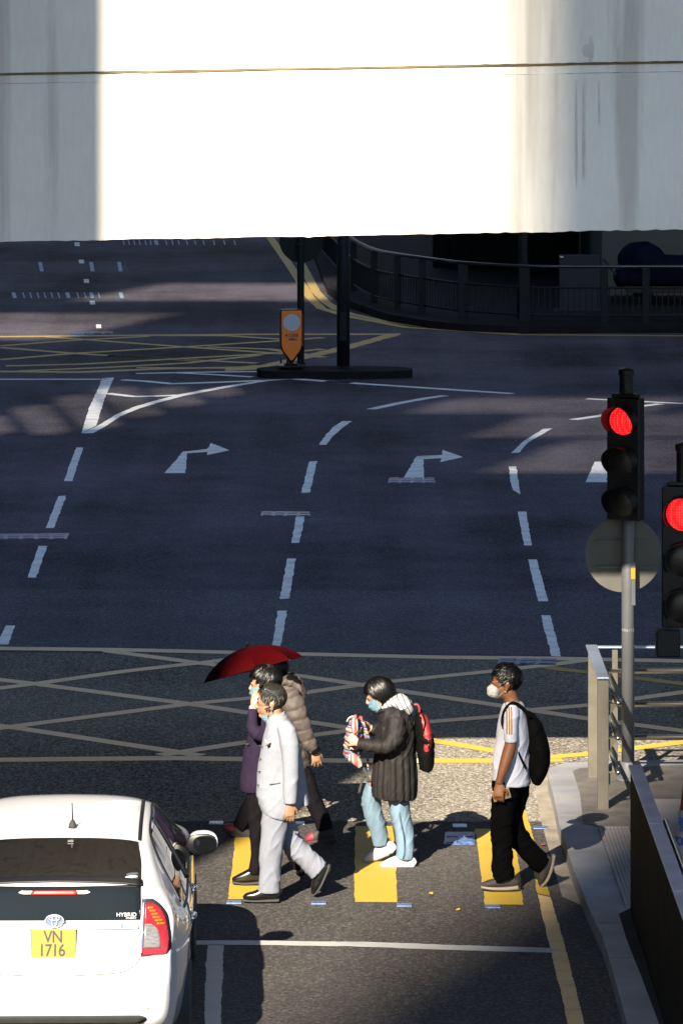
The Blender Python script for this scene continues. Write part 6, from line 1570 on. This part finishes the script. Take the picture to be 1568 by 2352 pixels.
# windows and doors on both flanks
for side, sg_ in (('right', 1), ('left', -1)):
    def W(rows): return [(z, a, b) for z, a, b in rows]
    skinned('rear_door_window', side, W([(1.34, 1.40, 1.80), (1.27, 1.18, 1.83), (1.16, .98, 1.86), (1.04, .90, 1.88), (.955, 1.05, 1.89)]), M['cabinglass'], off=.003, nc=14, thick=.0)
    skinned('front_door_window', side, W([(1.345, 1.90, 2.35), (1.27, 1.92, 2.62), (1.16, 1.95, 2.92), (1.04, 1.96, 3.15), (.955, 1.97, 3.22)]), M['cabinglass'], off=.003, nc=14, thick=.0)
    line('window_trim', side, [(.80, 1.01), (.92, 1.16), (1.12, 1.28), (1.40, 1.355), (1.9, 1.372), (2.36, 1.36), (2.75, 1.24), (3.25, .99)], .010, M['black'])
    line('door_pillar', side, [(1.84, .95), (1.85, 1.1), (1.86, 1.25), (1.87, 1.36)], .018, M['black'])
    line('belt_moulding', side, [(.86, .965), (1.4, .94), (2.2, .935), (3.2, .93)], .011, M['black'])
    line('door_seam', side, [(1.12, .94), (1.02, .80), (1.10, .66), (1.30, .50), (1.32, .36)], .004, M['seam']); line('door_seam', side, [(1.90, .93), (1.92, .70), (1.93, .36)], .004, M['seam'])
    line('body_crease', side, [(.36, .80), (.9, .815), (1.8, .80), (3.2, .77)], .006, M['carpaint'], off=-.001)
    for y in (1.18, 2.05):
        h_ = hit(side, y, .835); q = CM @ (h_[0] + Vector((sg_ * .010, 0, 0)))
        bm = bmesh.new(); loft(bm, [(q + Vector((-.008 * sg_, -.10, 0)), .010, .014), (q + Vector((.008 * sg_, -.05, .004)), .012, .016), (q + Vector((.008 * sg_, .05, .004)), .012, .016), (q + Vector((-.008 * sg_, .10, 0)), .010, .014)], sub=3, n=10, ref=Vector((1, 0, 0))); fin('door_handle', bm, M['chrome'], car, True)
    # mirror
    mx = sg_ * .940; my = 2.86
    zm = .985
    bm = bmesh.new(); loft(bm, [(CM @ Vector((mx, my + .10, zm + .01)), .04, .06), (CM @ Vector((mx, my + .06, zm + .008)), .070, .095), (CM @ Vector((mx, my - .03, zm + .007)), .072, .106), (CM @ Vector((mx, my - .045, zm + .007)), .066, .100)], sub=3, n=24, ref=Vector((1, 0, 0)), p=2.7)
    mi = fin('wing_mirror', bm, M['carpaint'], car, True)
    bm = bmesh.new(); loft(bm, [(CM @ Vector((mx - .006 * sg_, my - .02, zm)), .074, .108), (CM @ Vector((mx - .006 * sg_, my - .052, zm)), .073, .106), (CM @ Vector((mx - .006 * sg_, my - .056, zm)), .070, .102)], sub=1, n=24, ref=Vector((1, 0, 0)), p=2.7); fin('mirror_rim', bm, M['black'], mi, True)
    bm = bmesh.new(); loft(bm, [(CM @ Vector((mx + .010 * sg_, my - .0565, zm)), .058, .080), (CM @ Vector((mx + .010 * sg_, my - .060, zm)), .057, .079)], sub=1, n=28, ref=Vector((1, 0, 0)), p=2.5); fin('mirror_glass', bm, mat('mirror_glass', (.03, .036, .038), .05, .9), mi, False)
    bm = bmesh.new(); loft(bm, [(CM @ Vector((sg_ * .79, my + .03, .915)), .05, .05), (CM @ Vector((sg_ * .87, my + .01, .93)), .035, .04)], sub=2, n=12); fin('mirror_arm', bm, M['black'], mi, True)
    # wheels
    for y in (.86, 3.56):
        wc = CM @ Vector((sg_ * .775, y, .315))
        RW = Matrix.Translation(wc) @ Matrix.Rotation(math.radians(90), 4, 'Y')
        bm = bmesh.new(); lathe(bm, [(.20, -.10), (.295, -.105), (.315, -.08), (.315, .08), (.295, .105), (.20, .10)], (0, 0, 0), 32)
        for v in bm.verts: v.co = RW @ v.co
        wh = fin('wheel', bm, M['rubber'], car, False)
        bm = bmesh.new(); lathe(bm, [(.05, -.085), (.19, -.095), (.2, -.08), (.2, .08), (.19, .095), (.05, .085)], (0, 0, 0), 32)
        for v in bm.verts: v.co = RW @ v.co
        fin('rim', bm, M['chrome'], wh, False)
# rails along the roof, antenna, wiper
for sg_ in (1, -1): skinned('roof_moulding', 'top', [(1.10, sg_ * .520, sg_ * .544), (1.5, sg_ * .518, sg_ * .542), (2.0, sg_ * .518, sg_ * .542), (2.45, sg_ * .516, sg_ * .540)], M['black'], off=.004, nc=3)
skinned('windscreen', 'top', [(3.42, -.60, .60), (3.1, -.60, .60), (2.75, -.58, .58), (2.52, -.54, .54)], M['glass'], off=.003, nc=20)
for nm, y in (('front_lamp', 4.15),):
    for sg_ in (1, -1): skinned(nm, 'top', [(4.30, sg_ * .52, sg_ * .66), (4.12, sg_ * .60, sg_ * .74), (3.9, sg_ * .70, sg_ * .78)], M['clearlens'], off=.004, nc=6)
an = CM @ hit('top', .075, 1.30)[0]
bm = bmesh.new(); loft(bm, [(an + Vector((0, 0, -.005)), .030, .040), (an + Vector((0, .005, .028)), .022, .030), (an + Vector((0, .008, .048)), .011, .012)], sub=2, n=14); aa_ = fin('antenna_base', bm, M['rubber'], car, True)
bm = bmesh.new(); tube(bm, [an + Vector((0, .006, .04)), an + Vector((0, -.05, .17))], [.0065, .0045], 8); fin('antenna', bm, M['rubber'], aa_, True)
# headrests and parcel shelf objects behind the glass are dark silhouettes; a small camera at the top of the window
for (x, y) in ((.0, .985),):
    q = CM @ hit('top', x + .075, y)[0]; bm = bmesh.new(); box(bm, q.x - .02, q.x + .02, q.y - .02, q.y + .02, q.z + .004, q.z + .012, .003); fin('sticker', bm, M['clearlens'], car)
for x, y, m_ in ((.50, .455, 'tealwall'), (.495, .405, 'disc')):
    q, nn_ = hit('top', x, y)[:2]; bm = bmesh.new(); nrm = (CM.to_3x3() @ nn_)
    MM = Matrix.Translation(CM @ (q + nn_ * .006)) @ nn_.to_track_quat('Z', 'Y').to_matrix().to_4x4()
    prism(bm, [MM @ Vector((.045 * math.cos(t), .018 * math.sin(t), 0)) for t in [2 * math.pi * i / 24 for i in range(24)]], MM.to_3x3() @ Vector((0, 0, .001))); fin('sticker', bm, M[m_], car)
